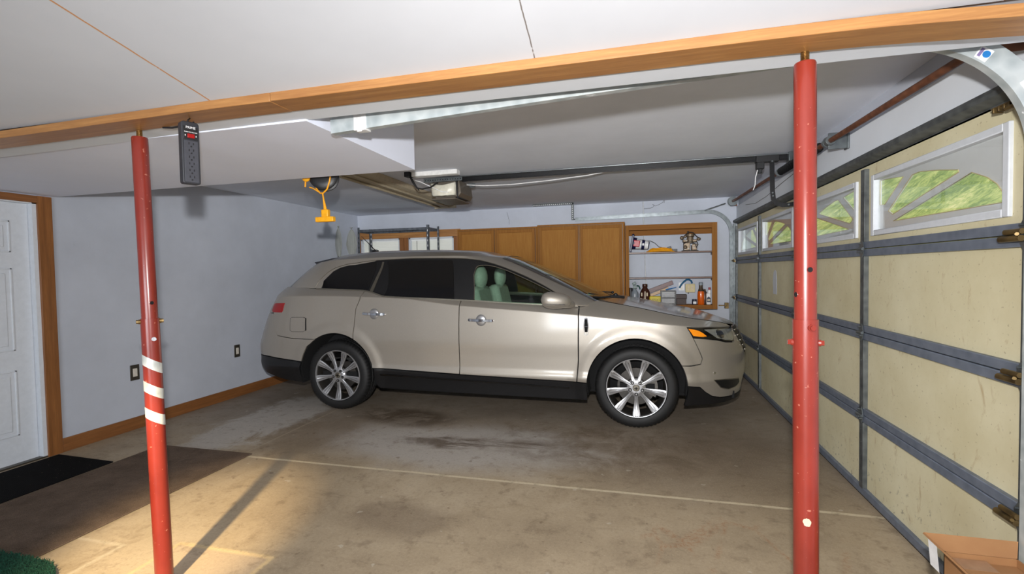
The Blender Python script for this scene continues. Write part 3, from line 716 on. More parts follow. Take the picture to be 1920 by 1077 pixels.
b = MB(); b.box(-1.205, -1.145, YT-.006, YT+.04, 2.045, 2.130); b.box(-1.187, -1.162, YT-.009, YT-.004, 2.038, 2.122); b.box(-1.195, -1.155, YT+.0, YT+.04, 2.125, ZC-.001); b.cyl((-1.15, YT-.012, 2.068), (-1.15, YT, 2.068), .005, n=8)
b.build('end_bracket', 'white_item', t, bevel=.004)
def on_arc(u, s):    # u degrees round the curve, s across the web
    a = math.radians(u); return (.856+(.408+s)*math.cos(a), YT-.0016, 1.768+(.408+s)*math.sin(a))
def sticker(u0, u1, s0, s1, mat, nm, dy=0., par=None):
    n = 8; b = MB(); vs = []
    for i in range(n+1):
        for s_ in (s0, s1): p = on_arc(u0+(u1-u0)*i/n, s_); vs.append((p[0], p[1]-dy, p[2]))
    b.add(vs, [(2*i, 2*i+2, 2*i+3, 2*i+1) for i in range(n)]); return b.build(nm, mat, par or t, fix=False, smooth=0)
st = sticker(56.2, 50.6, -.030, .010, 'white_mark', 'warning_sticker'); st['label'] = 'white sticker with blue and purple marks'
p = on_arc(52.4, -.008); MB().cyl((p[0], p[1]-.0005, p[2]), (p[0], p[1]-.001, p[2]), .0115, n=18).build('blue_mark', 'sticker_blue', st, smooth=0)
sticker(55.6, 54.2, -.024, .004, 'sticker_purple', 'purple_mark', .0006, st)
lb = sticker(33, 15, -.012, .033, 'white_mark', 'number_label'); lb['label'] = 'white label printed with a row of digits'
for k, ch in enumerate('28901062'):
    u = 31.3-k*2.05; a = math.radians(u)
    text_mesh(ch, .020, 'black_plastic', lambda x_, y_, w_, a=a, u=u: (on_arc(u, .012)[0]+math.cos(a)*y_ + math.sin(a)*x_, YT-.0022-w_, on_arc(u, .012)[2]+math.sin(a)*y_ - math.cos(a)*x_), 'digit', lb)
# far track
YF = 7.198
t = empty('door_track', (1.275, YF, 0), 'grey garage door track curving down the back wall beside the open shelves', 'door track', 'garage door tracks')
path = [(-.87+(1.83)*i/10, YF, 2.170+.030*i/10) for i in range(11)] + arc_pts(.96, 1.885, .315, YF, 89, 2, 18) + [(1.275, YF, z) for z in (1.6, 1.0, .03)]
MB().sweep(path, chan(.026, .030, -1), (0,1,0)).build('track_channel', 'zinc', t, smooth=25)
b = MB(); b.box(1.295, 1.335, YF-.026, YF+.006, .05, 2.02)
for k in range(14): b.box(1.288, 1.296, YF-.024, YF+.004, .3+k*.12, .33+k*.12)
b.build('jamb_angle', 'zinc', t, bevel=.002)
b = MB(); z0 = 2.365
b.box(-1.46, -.865, 6.955, 6.96, z0, ZC-.001); b.box(-1.46, -.865, 6.92, 6.96, ZC-.005, ZC-.001); b.box(-.90, -.862, 6.955, 6.96, 2.145, ZC-.001); b.box(-.866, -.862, 6.925, 6.96, 2.145, ZC-.001)
b.cyl((-.88, 6.95, 2.17), (-.88, YF, 2.17), .006, n=8)
hg = b.build('hanger_angle', 'stile_steel', t)
for k in range(20): MB().cyl((-1.445+k*.029, 6.9535, 2.377), (-1.445+k*.029, 6.9552, 2.377), .006, n=8).build('slot_hole', 'white_mark', hg)
for k in range(7): MB().cyl((-.881, 6.9535, 2.16+k*.03), (-.881, 6.9552, 2.16+k*.03), .006, n=8).build('slot_hole', 'white_mark', hg)
MB().tube([(.93, YF-.01, 2.215), (1.20, YF-.02, 2.30)], .010, 6).build('brace', 'stile_steel', t)
b = MB(); b.box(1.11, 1.20, YF-.035, YF+.005, .885, .897); b.box(1.185, 1.235, YF-.045, YF+.005, .85, .93); b.cyl((1.21, YF-.04, .89), (1.21, YF-.07, .89), .014, n=10); b.build('lock_catch', 'bronze', t, bevel=.002)

# ------------------------------------------------------------------ torsion shaft over the door
def shp(y): f = (y-2.05)/(7.12-2.05); return Vector((1.215+.06*f, y, 2.192+.122*f))
t = empty('torsion_shaft', tuple(shp(4.6)), 'rusty brown counterbalance shaft running along the wall above the garage door', 'torsion shaft')
MB().cyl(shp(2.05), shp(7.14), .0165, n=18).build('shaft_tube', 'rust_pipe', t)
b = MB(); n = 300; pts = [];
for i in range(n+1):
    y = 3.78+.97*i/n; u = 2*PI*i/8.5; p = shp(y); pts.append((p.x+.029*math.cos(u), y, p.z+.029*math.sin(u)))
b.tube(pts, .0052, 6); b.build('spring', 'black_steel', t)
MB().cyl(shp(3.78), shp(4.75), .024, n=16).build('spring_core', 'liner_black', t)
for y in (3.62, 4.78): MB().cyl(shp(y), shp(y+.05), .034, .026, n=16).build('winding_cone', 'zinc', t, smooth=40)
b = MB(); p = shp(3.60); b.box(p.x-.01, 1.340, 3.585, 3.597, p.z-.055, p.z+.05); b.box(1.328, 1.340, 3.57, 3.63, p.z-.06, p.z+.04); b.cyl((p.x, 3.57, p.z), (p.x, 3.61, p.z), .032, n=18); b.build('bearing_bracket', 'zinc', t, bevel=.002)
for y in (2.09, 7.09):
    p = shp(y); b = MB(); b.lathe([(.017,-.03),(.062,-.03),(.064,-.022),(.048,-.018),(.046,-.006),(.05,.004),(.05,.016),(.064,.022),(.062,.03),(.017,.03)], p, 'y', 28); b.build('cable_drum', 'zinc', t)
    b = MB(); b.box(p.x-.02, 1.340, y+(.045 if y > 4 else -.05), y+(.05 if y > 4 else -.045), p.z-.06, p.z+.045); b.build('end_bearing_plate', 'rust_pipe', t)
tag(MB().tube([(1.337,6.6,2.20),(1.337,6.1,2.15),(1.337,5.6,2.16),(1.337,5.1,2.20),(1.337,4.6,2.23)], .0025, 5).build('header_wire', 'dark_plate'), 'thin dark wire drooping across the white header board above the door', 'wire')

# ------------------------------------------------------------------ opener
t = empty('garage_door_opener', (-1.84, 4.55, ZC), 'ceiling garage door opener with a cream lamp cover and a black drive rail', 'garage door opener')
b = MB(); b.prism([(-1.975,2.33),(-1.69,2.33),(-1.672,2.20),(-1.70,2.165),(-1.94,2.15),(-1.965,2.20)], 'y', 4.50, 4.86); b.build('motor_housing', 'opener_body', t, bevel=.008)
b = MB(); vs = []
for i in range(13):                                        # bowed translucent lamp cover with a scooped top
    u = i/12; x = -1.985+.265*u; yy = 4.497-.05*math.sin(PI*u)**.7-.006
    for v, dy in ((0, .02), (.08, .0), (.9, 0), (1, .012)):
        zt_ = 2.315-.022*math.sin(PI*u); vs.append((x+.02*(.5-v)*(1 if u < .5 else -.4)*abs(2*u-1), yy+dy, 2.175+.012*(1-abs(2*u-1))*-1+v*(zt_-2.175)))
b.add(vs, [(4*i+j, 4*i+4+j, 4*i+5+j, 4*i+1+j) for i in range(12) for j in range(3)]); lens = b.build('lamp_cover', 'cream_lens', t, fix=False, smooth=60)
sm = lens.modifiers.new('thick', 'SOLIDIFY'); sm.thickness = .004
b = MB(); b.prism([(4.46,2.325),(4.86,2.325),(4.86,2.165),(4.50,2.150)], 'x', -1.712, -1.700); b.build('end_cap', 'black_plastic', t)
b = MB(); b.box(-1.97, -1.71, 4.452, 4.87, 2.135, 2.150); b.build('bottom_tray', 'opener_body', t, bevel=.006)
b = MB(); b.box(-1.71, 1.325, 4.588, 4.612, 2.335, 2.362); b.box(-1.71, 1.325, 4.596, 4.604, 2.325, 2.375)
b.build('drive_rail', 'black_steel', t)
MB().tube([(-1.69,4.58,2.376),(.2,4.58,2.378),(1.27,4.58,2.376)], .004, 6).build('drive_chain', 'zinc', t)
b = MB(); b.box(1.01, 1.19, 4.565, 4.635, 2.315, 2.372); b.box(1.015, 1.075, 4.57, 4.63, 2.26, 2.318); b.box(1.03, 1.06, 4.58, 4.62, 2.225, 2.262); tr_ = b.build('trolley', 'black_plastic', t, bevel=.004)
MB().tube([(1.02,4.57,2.25),(1.005,4.57,2.19),(1.0,4.57,2.12),(.985,4.565,2.08)], .004, 6).build('release_cord', 'white_wire', t)
arm = [(1.128,4.55,2.315),(1.130,4.55,2.18),(1.132,4.55,2.06),(1.140,4.55,1.99),(1.165,4.55,1.952),(1.21,4.55,1.938),(1.26,4.55,1.938),(1.322,4.55,1.945)]
MB().sweep(arm, [(-.018,-.004),(.018,-.004),(.018,.004),(-.018,.004)], (0,1,0)).build('lift_arm', 'black_steel', t, smooth=30)
for (x_, z_) in ((1.128,2.312),(1.131,2.045),(1.134,2.018),(1.255,1.938),(1.302,1.944)): MB().cyl((x_, 4.538, z_), (x_, 4.549, z_), .007, n=8).build('arm_bolt', 'zinc', t)
b = MB(); b.box(1.30, 1.3445, 4.516, 4.578, 1.90, 1.99); b.build('door_bracket', 'black_steel', t, bevel=.003)
b = MB(); b.box(1.26, 1.345, 4.56, 4.64, 2.31, 2.385); b.cyl((1.2, 4.6, 2.35), (1.345, 4.6, 2.35), .012, n=10); b.build('header_bracket', 'zinc', t, bevel=.002)
b = MB()
for (y_) in (4.40, 4.80): b.box(-2.02, -1.62, y_-.002, y_+.002, 2.30, 2.335); b.box(-2.02, -1.62, y_-.016, y_+.002, 2.335, 2.338)
for x_ in (-1.98, -1.72): b.box(x_-.014, x_+.014, 4.40, 4.80, 2.331, 2.335)
st = b.build('mounting_strap', 'zinc', t); b = MB()
for k in range(15): b.cyl((-2.0+k*.026, 4.3965, 2.318), (-2.0+k*.026, 4.3982, 2.318), .0055, n=8)
b.build('strap_hole', 'liner_black', st)
tag(MB().box(-2.10, -1.63, 4.29, 4.378, 2.345, ZC-.001).build('mounting_board', 'fixture_white', bevel=.004), 'white painted board screwed to the ceiling above the opener motor', 'board')
b = MB(); b.box(-2.165, -2.108, 4.27, 4.35, 2.345, ZC-.001); b.tube([(-2.125,4.30,2.36),(-2.09,4.3,2.29),(-2.05,4.31,2.235),(-2.0,4.32,2.225),(-1.93,4.36,2.245),(-1.88,4.42,2.30)], .008, 8); b.tube([(-2.115,4.31,2.35),(-2.07,4.31,2.27),(-2.03,4.31,2.21)], .006, 8)
b.build('power_cable', 'black_plastic', t)
(MB().tube([(-2.135,4.32,2.352),(-2.118,4.33,2.325),(-2.03,4.34,2.30),(-1.93,4.38,2.25),(-1.85,4.44,2.21),(-1.78,4.44,2.20)], .004, 6).build('control_wire', 'white_wire', t))
tag(MB().tube([(-1.68,4.70,2.31),(-1.5,4.70,2.29),(-1.2,4.70,2.285),(-.8,4.69,2.30),(-.45,4.67,2.32),(-.2,4.665,2.35),(.0,4.66,2.385)], .005, 6).build('sagging_wire', 'white_wire'), 'white wire sagging below the opener rail', 'wire')

# ------------------------------------------------------------------ fluorescent fixture and cord reel
t = empty('ceiling_light', (-2.56, 5.0, ZC), 'long beige fluorescent ceiling fixture between the soffit and the opener', 'ceiling light')
MB().prism([(-2.72,ZC-.001),(-2.40,ZC-.001),(-2.42,2.345),(-2.455,2.325),(-2.665,2.325),(-2.70,2.345)], 'y', 3.85, 6.26).build('fixture_housing', 'fixture_beige', t, bevel=.003)
for x_ in (-2.63, -2.49): MB().cyl((x_, 3.92, 2.312), (x_, 6.20, 2.312), .0135, n=14).build('lamp_tube', 'fixture_beige', t)
MB().box(-2.72, -2.40, 6.255, 6.275, 2.305, ZC-.001).build('end_plate', 'fixture_beige', t, bevel=.003)
t = empty('cord_reel', (-2.15, 3.0, 2.2), 'black ceiling cord reel with a yellow cord hanging behind the soffit', 'cord reel')
ax = Vector((.35, -.93, .12)).normalized(); cc = Vector((-2.145, 3.0, 2.105)); u_ = ax.cross(Vector((0,0,1))).normalized(); v_ = u_.cross(ax)
RL = lambda a, r, h: cc + u_*(r*math.cos(a)) + v_*(r*math.sin(a)) + ax*h
b = MB(); N = 40; prof = [(.0,.045),(.05,.045),(.085,.04),(.098,.03),(.098,.018),(.085,.012),(.085,-.012),(.098,-.018),(.098,-.03),(.085,-.04),(0,-.045)]
b.add([RL(2*PI*i/N, r, h) for r, h in prof for i in range(N)], [(k*N+i, k*N+(i+1) % N, (k+1)*N+(i+1) % N, (k+1)*N+i) for k in range(len(prof)-1) for i in range(N)]); b.build('reel_case', 'black_plastic', t)
b = MB(); b.box(-2.165, -2.125, 2.985, 3.015, 2.17, ZC-.001); b.box(-2.20, -2.09, 2.96, 3.04, ZC-.006, ZC-.001); b.build('ceiling_bracket', 'black_steel', t, bevel=.003)
b = MB()
for k in range(3): p0 = RL(.9, .05-.016*k, .047); p1 = RL(1.9-.2*k, .052-.016*k, .047); b.tube([p0, p1], .003, 5)
b.build('rating_label', 'tan_mark', t)
px_ = lambda u, z, dy=0: (cc.x+u, cc.y-.02+dy, z)
b = MB(); b.tube([px_(.090, 2.17, -.03), px_(.092, 2.13, -.03), px_(.078, 2.06, -.03), px_(.05, 2.01, -.02), px_(.018, 1.985, -.02), px_(-.005, 1.985, -.02), px_(-.03, 2.01, -.02), px_(-.05, 2.06, -.03), px_(-.055, 2.11, -.04), px_(-.045, 2.15, -.05)], .0055, 8)
b.tube([px_(.012, 1.986, -.02), px_(.018, 1.95, -.02), px_(.026, 1.90, -.02), px_(.03, 1.86, -.02)], [.0055,.0055,.009,.011], 8)
b.tube([px_(-.105, 2.13, -.04), px_(-.108, 2.08, -.04), px_(-.112, 2.03, -.04)], .006, 8); b.tube([px_(-.085, 2.03, -.03), px_(-.055, 2.02, -.03), px_(-.02, 1.995, -.02)], .004, 8)
b.build('yellow_cord', 'yellow_cord', t)
b = MB(); b.ball(px_(-.095, 2.098, -.05), .034, 14, (1, .6, 1)); b.build('cord_stop', 'yellow_plug', t)
b = MB(); c_ = px_(.033, 1.828, -.02); b.box(c_[0]-.027, c_[0]+.027, c_[1]-.016, c_[1]+.016, 1.815, 1.868); b.box(c_[0]-.075, c_[0]+.068, c_[1]-.018, c_[1]+.018, 1.782, 1.817); b.cyl((c_[0], c_[1], 1.85), (c_[0]-.004, c_[1], 1.895), .014, .008, n=12); pl = b.build('triple_tap_plug', 'yellow_plug', t, bevel=.005)
MB().cyl((c_[0]-.030, c_[1]-.004, 1.845), (c_[0]-.024, c_[1]-.004, 1.845), .009, n=12).build('socket_face', 'black_plastic', pl)
# ------------------------------------------------------------------ back wall: cabinets and shelves
CF, CB = 6.92, YB-.005
def cabinet(x0, x1, doors, z0, z1, label):
    t = empty('wall_cabinet', ((x0+x1)/2, (CF+CB)/2, z0), label, 'cabinet', 'oak cabinets on the back wall')
    b = MB(); b.box(x0, x0+.018, CF+.02, CB, z0, z1); b.box(x1-.018, x1, CF+.02, CB, z0, z1); b.box(x0, x1, CF+.02, CB, z0, z0+.018); b.box(x0, x1, CF+.02, CB, z1-.018, z1); b.box(x0, x1, CB-.01, CB, z0, z1)
    b.build('carcass', 'cab_z', t, smooth=0)
    b = MB(); b.box(x0, x0+.035, CF, CF+.02, z0, z1); b.box(x1-.035, x1, CF, CF+.02, z0, z1); b.box(x0+.035, x1-.035, CF, CF+.02, z1-.05, z1); b.box(x0+.035, x1-.035, CF, CF+.02, z0, z0+.05)
    m = (doors[0][1]+doors[1][0])/2; b.box(m-.025, m+.025, CF, CF+.02, z0+.05, z1-.05); b.build('face_frame', 'cab_z', t, bevel=.002)
    for (a, c) in doors:
        b = MB(); d0, d1 = z0+.03, z1-.03; w = .042
        b.box(a, a+w, CF-.014, CF-.001, d0, d1); b.box(c-w, c, CF-.014, CF-.001, d0, d1); b.box(a+w, c-w, CF-.014, CF-.001, d1-.05, d1); b.box(a+w, c-w, CF-.014, CF-.001, d0, d0+.05)
        d = b.build('door', 'cab_z', t, bevel=.003)
        MB().box(a+w, c-w, CF-.005, CF-.001, d0+.05, d1-.05).build('door_panel', 'cab_panel', d, smooth=0); MB().box(a-.005, c+.005, CF-.0012, CF-.0004, d0-.005, d1+.005).build('gap_shade', 'dark_plate', d, smooth=0)  # dark sheet behind each door stands in for the shadow gap around it
cabinet(-2.640, -1.402, ((-2.612, -2.055), (-2.022, -1.432)), .93, 2.066, 'oak two-door wall cabinet beside the windows')
cabinet(-1.398, -.150, ((-1.370, -.800), (-.775, -.182)), .93, 2.082, 'oak two-door wall cabinet beside the open shelves')
t = empty('open_shelf', (.455, 7.07, .86), 'oak framed open wall shelf holding garage odds and ends', 'shelf')
x0, x1, z0, z1 = -.143, 1.054, .858, 2.028
for q in ((x0, x0+.048), (x1-.066, x1)): MB().box(q[0], q[1], CF, CF+.02, z0, z1).build('frame_stile', 'cab_z', t, bevel=.002)
for q in ((z1-.072, z1), (z0, z0+.058)): MB().box(x0+.048, x1-.066, CF, CF+.02, q[0], q[1]).build('frame_rail', 'cab_x', t, bevel=.002)
for q in (x0, x1-.018): MB().box(q, q+.018, CF+.02, CB, z0, z1).build('side_panel', 'cab_z', t, smooth=0)
MB().box(x0+.018, x1-.018, CF+.02, 7.188, z1-.018, z1).build('top_panel', 'cab_x', t, smooth=0); MB().box(x0+.018, x1-.018, 7.170, 7.188, 1.895, z1-.02).build('back_cleat', 'cab_x', t, smooth=0)
for (zz, nm) in ((.912, 'shelf_board'), (1.297, 'shelf_board'), (1.648, 'shelf_board')):
    MB().box(x0+.018, x1-.018, CF+.022 if zz < 1 else CF+.012, 7.188, zz-.019, zz).build(nm, 'cab_x' if zz < 1 else 'shelf_wood', t, bevel=.002)
for zz in (1.297, 1.648):
    for q in (x1-.045, x0+.018): MB().box(q, q+.027, CF+.02, CB-.02, zz-.052, zz-.020).build('shelf_cleat', 'shelf_wood', t)
S0, S1, S2 = .9135, 1.2985, 1.6495
tag(MB().tube([(.106,7.211,ZC-.001),(.112,7.211,1.9),(.135,7.211,1.2),(.14,7.211,.9)], .0085, 10).build('conduit', 'conduit'), 'grey conduit pipe running down the back wall behind the open shelves', 'pipe')
tag(MB().tube([(.115,7.20,2.282),(.20,7.20,2.285),(.24,7.20,2.30),(.26,7.20,2.325),(.235,7.20,2.34),(.27,7.20,2.315),(.32,7.20,2.33),(.375,7.20,2.36),(.385,7.20,2.385),(.40,7.20,2.388),(.395,7.20,2.355),(.385,7.20,2.36)], .0028, 5).build('wall_wire', 'dark_plate'), 'loose curled wire on the back wall above the open shelves', 'wire')
tag(MB().tube([(-1.93,7.215,2.33),(-1.91,7.212,2.26),(-1.895,7.212,2.20),(-1.90,7.215,2.14)], .002, 5).build('wall_wire', 'dark_plate'), 'thin wire hanging on the back wall above the left cabinet', 'wire')

def at_shelf(name, loc, label, cat, group=None): return empty(name, loc, label, cat, group)
# ---- upper shelf: hand vacuum lying on its side, cord bundle, carburettor
YS_ = 7.04
t = at_shelf('hand_vacuum', (.08, YS_, S2), 'white, navy and red hand vacuum lying on its side', 'vacuum')
ax = Vector((.985, 0, -.17)).normalized(); c0 = Vector((-.045, YS_, S2+.135)); up = Vector((.17, 0, .985))
V = lambda a, r: c0 + ax*a + up*r
b = MB(); b.obox(V(-.01, -.005), ax*.014, up*.122, (0,.05,0)); b.ball(V(-.01, .112), .02, 12, (1,2,1)); b.build('nozzle', 'navy', t, bevel=.006)
b = MB(); b.cyl(V(.005, 0), V(.05, 0), .085, .080, n=24); b.build('dust_bowl', 'navy', t)
b = MB(); b.obox(V(.055, .0), ax*.045, up*.046, (0,.082,0)); b.build('red_panel', 'red_item', t, bevel=.01)
b = MB(); b.cyl(V(.05, -.004), V(.125, -.002), .076, .066, n=24); b.cyl(V(.165, -.001), V(.215, 0), .064, .06, n=24); b.build('body', 'white_item', t)
MB().cyl(V(.125, -.002), V(.166, -.001), .070, .066, n=24).build('body_band', 'navy', t)
MB().obox(V(.146, .0), ax*.012, up*.016, (0,.070,0)).build('badge', 'white_mark', t, bevel=.002)
MB().cyl(V(.215, 0), V(.228, 0), .060, .045, n=20).build('motor_cap', 'navy', t)
MB().tube([V(.19, .06), V(.235, .066), V(.30, .045), V(.36, .0), (.40, YS_-.02, S2+.045)], .003, 6).build('cable', 'dark_plate', t)
t = at_shelf('extension_cord', (.34, YS_-.03, S2), 'coiled yellow extension cord lying on the upper shelf', 'cord')
b = MB(); rnd = random.Random(5)
for k in range(7):
    b.tube([(.34+(.19-.012*k)*math.cos(a)+.01*rnd.uniform(-1,1), YS_-.03+(.085-.006*k)*math.sin(a), S2+.008+.007*k+.004*math.sin(3*a+k)) for a in [2*PI*i/26 for i in range(26)]], .0058, 6, closed=True)
b.build('cord_coil', 'yellow_cord', t)
b = MB(); b.obox((.44, YS_-.06, S2+.055), (.03,0,.012), (0,.012,0), (-.004,0,.012)); b.obox((.515, YS_-.06, S2+.018), (.035,0,0), (0,.016,0), (0,0,.015)); b.build('plug', 'black_plastic', t, bevel=.003)
t = at_shelf('carburettor', (.72, YS_, S2), 'grimy brown metal carburettor standing on the upper shelf', 'carburettor')
b = MB(); b.box(.615, .825, YS_-.06, YS_+.06, S2, S2+.012); b.build('base_flange', 'cast_dark', t, bevel=.003)
b = MB(); b.box(.635, .72, YS_-.05, YS_+.05, S2+.012, S2+.12); b.box(.74, .81, YS_-.045, YS_+.05, S2+.012, S2+.10); b.cyl((.72, YS_-.02, S2+.11), (.72, YS_-.02, S2+.20), .05, .042, n=20); b.box(.625, .81, YS_-.05, YS_+.05, S2+.125, S2+.16)
b.build('casting', 'cast_metal', t, bevel=.008)
b = MB(); b.lathe([(.052,0),(.056,.004),(.056,.03),(.05,.034),(.04,.036),(.036,.03)], (.72, YS_-.02, S2+.20), 'z', 24); b.build('air_horn', 'cast_metal', t)
b = MB(); b.ball((.612, YS_-.04, S2+.185), .026, 12); b.cyl((.612, YS_-.04, S2+.185), (.665, YS_-.04, S2+.205), .012, n=10); b.ball((.83, YS_-.04, S2+.165), .02, 12, (1.4,1,1)); b.ball((.655, YS_-.05, S2+.055), .028, 12); b.build('vacuum_pot', 'cast_metal', t)
b = MB(); b.tube([(.62,YS_-.055,S2+.185),(.66,YS_-.06,S2+.23),(.70,YS_-.06,S2+.262),(.76,YS_-.06,S2+.25),(.80,YS_-.06,S2+.20),(.845,YS_-.055,S2+.17)], .006, 6); b.tube([(.63,YS_-.058,S2+.10),(.70,YS_-.064,S2+.14),(.78,YS_-.064,S2+.10),(.80,YS_-.06,S2+.04)], .006, 6); b.tube([(.80,YS_-.05,S2+.14),(.82,YS_-.06,S2+.09),(.79,YS_-.06,S2+.05)], .005, 6)
b.cyl((.69, YS_-.06, S2+.24), (.69, YS_-.06, S2+.272), .012, n=8); b.build('linkage', 'cast_dark', t)
b = MB()
for (x_, z_) in ((.65,.03),(.70,.035),(.76,.05),(.735,.085),(.79,.075),(.665,.15)): b.cyl((x_, YS_-.062, S2+z_), (x_, YS_-.05, S2+z_), .008, n=6)
b.build('screw', 'zinc', t)
# ---- lower shelf
YB_ = 7.04
t = at_shelf('spray_bottle', (-.02, YB_, S0), 'grey spray bottle with a dark green trigger head', 'bottle')
b = MB(); b.lathe([(0,0),(.05,0),(.053,.01),(.053,.15),(.045,.18),(.022,.21),(.018,.225)], (-.022, YB_, S0), 'z', 24); b.build('bottle_body', 'grey_bottle', t)
b = MB(); b.box(-.045, .01, YB_-.016, YB_+.016, S0+.225, S0+.275); b.obox((-.028, YB_, S0+.30), (.022,0,.012), (0,.014,0), (-.008,0,.016)); b.tube([(.005,YB_,S0+.27),(.035,YB_,S0+.262),(.048,YB_,S0+.235),(.049,YB_,S0+.215)], .009, 8); b.build('trigger_head', 'green_item', t, bevel=.003)
t = at_shelf('black_can', (-.075, YB_+.03, S0), 'black tin standing in the left corner of the lower shelf', 'can')
MB().lathe([(0,0),(.03,0),(.03,.22),(.027,.23),(.012,.235),(0,.235)], (-.078, YB_+.07, S0), 'z', 20).build('can_body', 'black_plastic', t)
t = at_shelf('brown_jug', (.105, YB_, S0), 'dark brown jug with pale markings on the lower shelf', 'jug')
b = MB(); b.lathe([(0,0),(.068,0),(.073,.01),(.073,.15),(.056,.20),(.034,.235),(.030,.25)], (.118, YB_, S0), 'z', 28); b.build('jug_body', 'brown_jug', t)
MB().lathe([(.034,.248),(.036,.252),(.036,.285),(.033,.29),(0,.29)], (.118, YB_, S0), 'z', 20).build('jug_cap', 'brown_jug', t)
b = MB(); b.box(.111, .125, YB_-.076, YB_-.071, S0+.05, S0+.19); b.box(.064, .082, YB_-.074, YB_-.066, S0+.12, S0+.17); b.box(.136, .156, YB_-.074, YB_-.066, S0+.12, S0+.17); b.box(.136, .156, YB_-.074, YB_-.066, S0+.05, S0+.075); b.build('pale_mark', 'tan_mark', t, bevel=.002)
def plank(x0, z0, x1, z1, w, y, mat, label, nm='wood_offcut'):
    d = Vector((x1-x0, 0, z1-z0)); L = d.length; d.normalize(); nn = Vector((-d.z, 0, d.x))
    return tag(MB().obox(((x0+x1)/2, y, (z0+z1)/2), d*L/2, (0,.018,0), nn*w/2).build(nm, mat, bevel=.003), label, 'wood')
plank(.175, S0+.18, .50, S0+.305, .058, YB_+.118, 'plank_red', 'reddish brown board leaning across the lower shelf')
plank(.18, S0+.118, .44, S0+.225, .042, YB_+.081, 'plank_tan', 'pale tan board leaning under the reddish one')
tag(MB().tube([(.40,YB_+.02,S0+.206),(.47,YB_+.02,S0+.222),(.54,YB_+.02,S0+.240)], [.010,.007,.004], 8).build('screwdriver', 'sticker_blue'), 'thin blue screwdriver resting on the black wire basket', 'tool')
t = at_shelf('seed_bag', (.25, YB_-.03, S0), 'yellow SEEDO pack standing on the lower shelf', 'bag')
b = MB(); b.box(.178, .332, YB_-.055, YB_-.005, S0, S0+.118); b.build('pack_body', 'yellow_bag', t, bevel=.012)
text_mesh('SEEDO', .044, 'dark_text', lambda u, v, w: (.255+u, YB_-.0562-w, S0+.066+v), 'pack_lettering', t)
t = at_shelf('wire_basket', (.42, YB_, S0), 'black framed basket with pale wire mesh sides', 'basket')
b = MB(); x0, x1, z0, z1, yf, yr = .335, .525, S0, S0+.195, YB_-.06, YB_+.06
for (a, c) in ((x0, yf), (x1, yf), (x0, yr), (x1, yr)): b.box(a-.007, a+.007, c-.007, c+.007, z0, z1)
for zz in (z0+.007, z0+.095, z1-.006):
    b.box(x0, x1, yf-.006, yf+.006, zz-.006, zz+.006); b.box(x0, x1, yr-.006, yr+.006, zz-.006, zz+.006); b.box(x0-.006, x0+.006, yf, yr, zz-.006, zz+.006); b.box(x1-.006, x1+.006, yf, yr, zz-.006, zz+.006)
b.box(x0, x1, yf, yr, z0, z0+.005); b.build('basket_frame', 'black_plastic', t)
for yw in (yf, yr):
    b = MB()
    for k in range(1, 11): b.cyl((x0+(x1-x0)*k/11, yw, z0), (x0+(x1-x0)*k/11, yw, z1), .0024, n=5)
    for k in range(1, 8): b.cyl((x0, yw, z0+.19*k/8), (x1, yw, z0+.19*k/8), .0018, n=5)
    b.build('wire_mesh', 'white_item', t)
t = at_shelf('brown_box', (.60, YB_-.02, S0), 'small dark brown lidded box on the lower shelf', 'box')
MB().box(.535, .665, YB_-.06, YB_+.04, S0, S0+.085).build('box_body', 'brown_item', t, bevel=.004); MB().box(.530, .672, YB_-.065, YB_+.045, S0+.085, S0+.142).build('box_lid', 'brown_item', t, bevel=.004)
t = at_shelf('wall_timer', (.735, YB-.03, 1.09), 'beige outlet timer box plugged in at the back of the lower shelf', 'timer')
b = MB(); b.box(.672, .80, YB-.06, YB-.008, 1.075, 1.195); b.build('timer_case', 'beige_box', t, bevel=.006)
b = MB(); b.box(.70, .722, YB-.064, YB-.059, 1.10, 1.175); b.box(.745, .775, YB-.064, YB-.059, 1.11, 1.17); b.build('timer_face', 'tan_mark', t, bevel=.002); MB().cyl((.71, YB-.05, 1.055), (.71, YB-.04, 1.077), .006, n=10).build('timer_knob', 'dark_plate', t)
t = at_shelf('wall_outlet', (.62, YB, 1.14), 'white wall outlet behind the lower shelf beside the beige timer', 'outlet', 'wall outlets')
MB().box(.585, .66, YB-.008, YB, 1.10, 1.215).build('cover_plate', 'white_item', t, bevel=.002)
b = MB(); b.box(.607, .638, YB-.011, YB-.007, 1.165, 1.20); b.box(.607, .638, YB-.011, YB-.007, 1.115, 1.15); b.build('receptacle', 'outlet_face', t, bevel=.002)
tag(MB().tube([(.592,YB-.05,1.14),(.615,YB-.055,1.185),(.65,YB-.055,1.225),(.685,YB-.055,1.254),(.72,YB-.055,1.256),(.75,YB-.05,1.235),(.76,YB-.045,1.205)], .0125, 10).build('blue_hose', 'hose_blue'), 'short blue hose arched above the beige timer box', 'hose')
t = at_shelf('small_tin', (.777, YB_-.02, S0), 'small dark tin with a white label beside the orange bottle', 'can')
MB().lathe([(0,0),(.030,0),(.032,.004),(.032,.07),(.029,.075),(0,.075)], (.772, YB_-.03, S0), 'z', 20).build('tin_body', 'navy_label', t); MB().box(.752, .792, YB_-.064, YB_-.058, S0+.012, S0+.045).build('tin_label', 'white_mark', t, bevel=.001)
t = at_shelf('orange_bottle', (.857, YB_-.02, S0), 'tall clear bottle filled with orange liquid on the lower shelf', 'bottle')
b = MB(); b.lathe([(0,0),(.042,0),(.046,.008),(.046,.15),(.040,.185)], (.857, YB_-.02, S0), 'z', 28); b.build('liquid', 'orange_liquid', t)
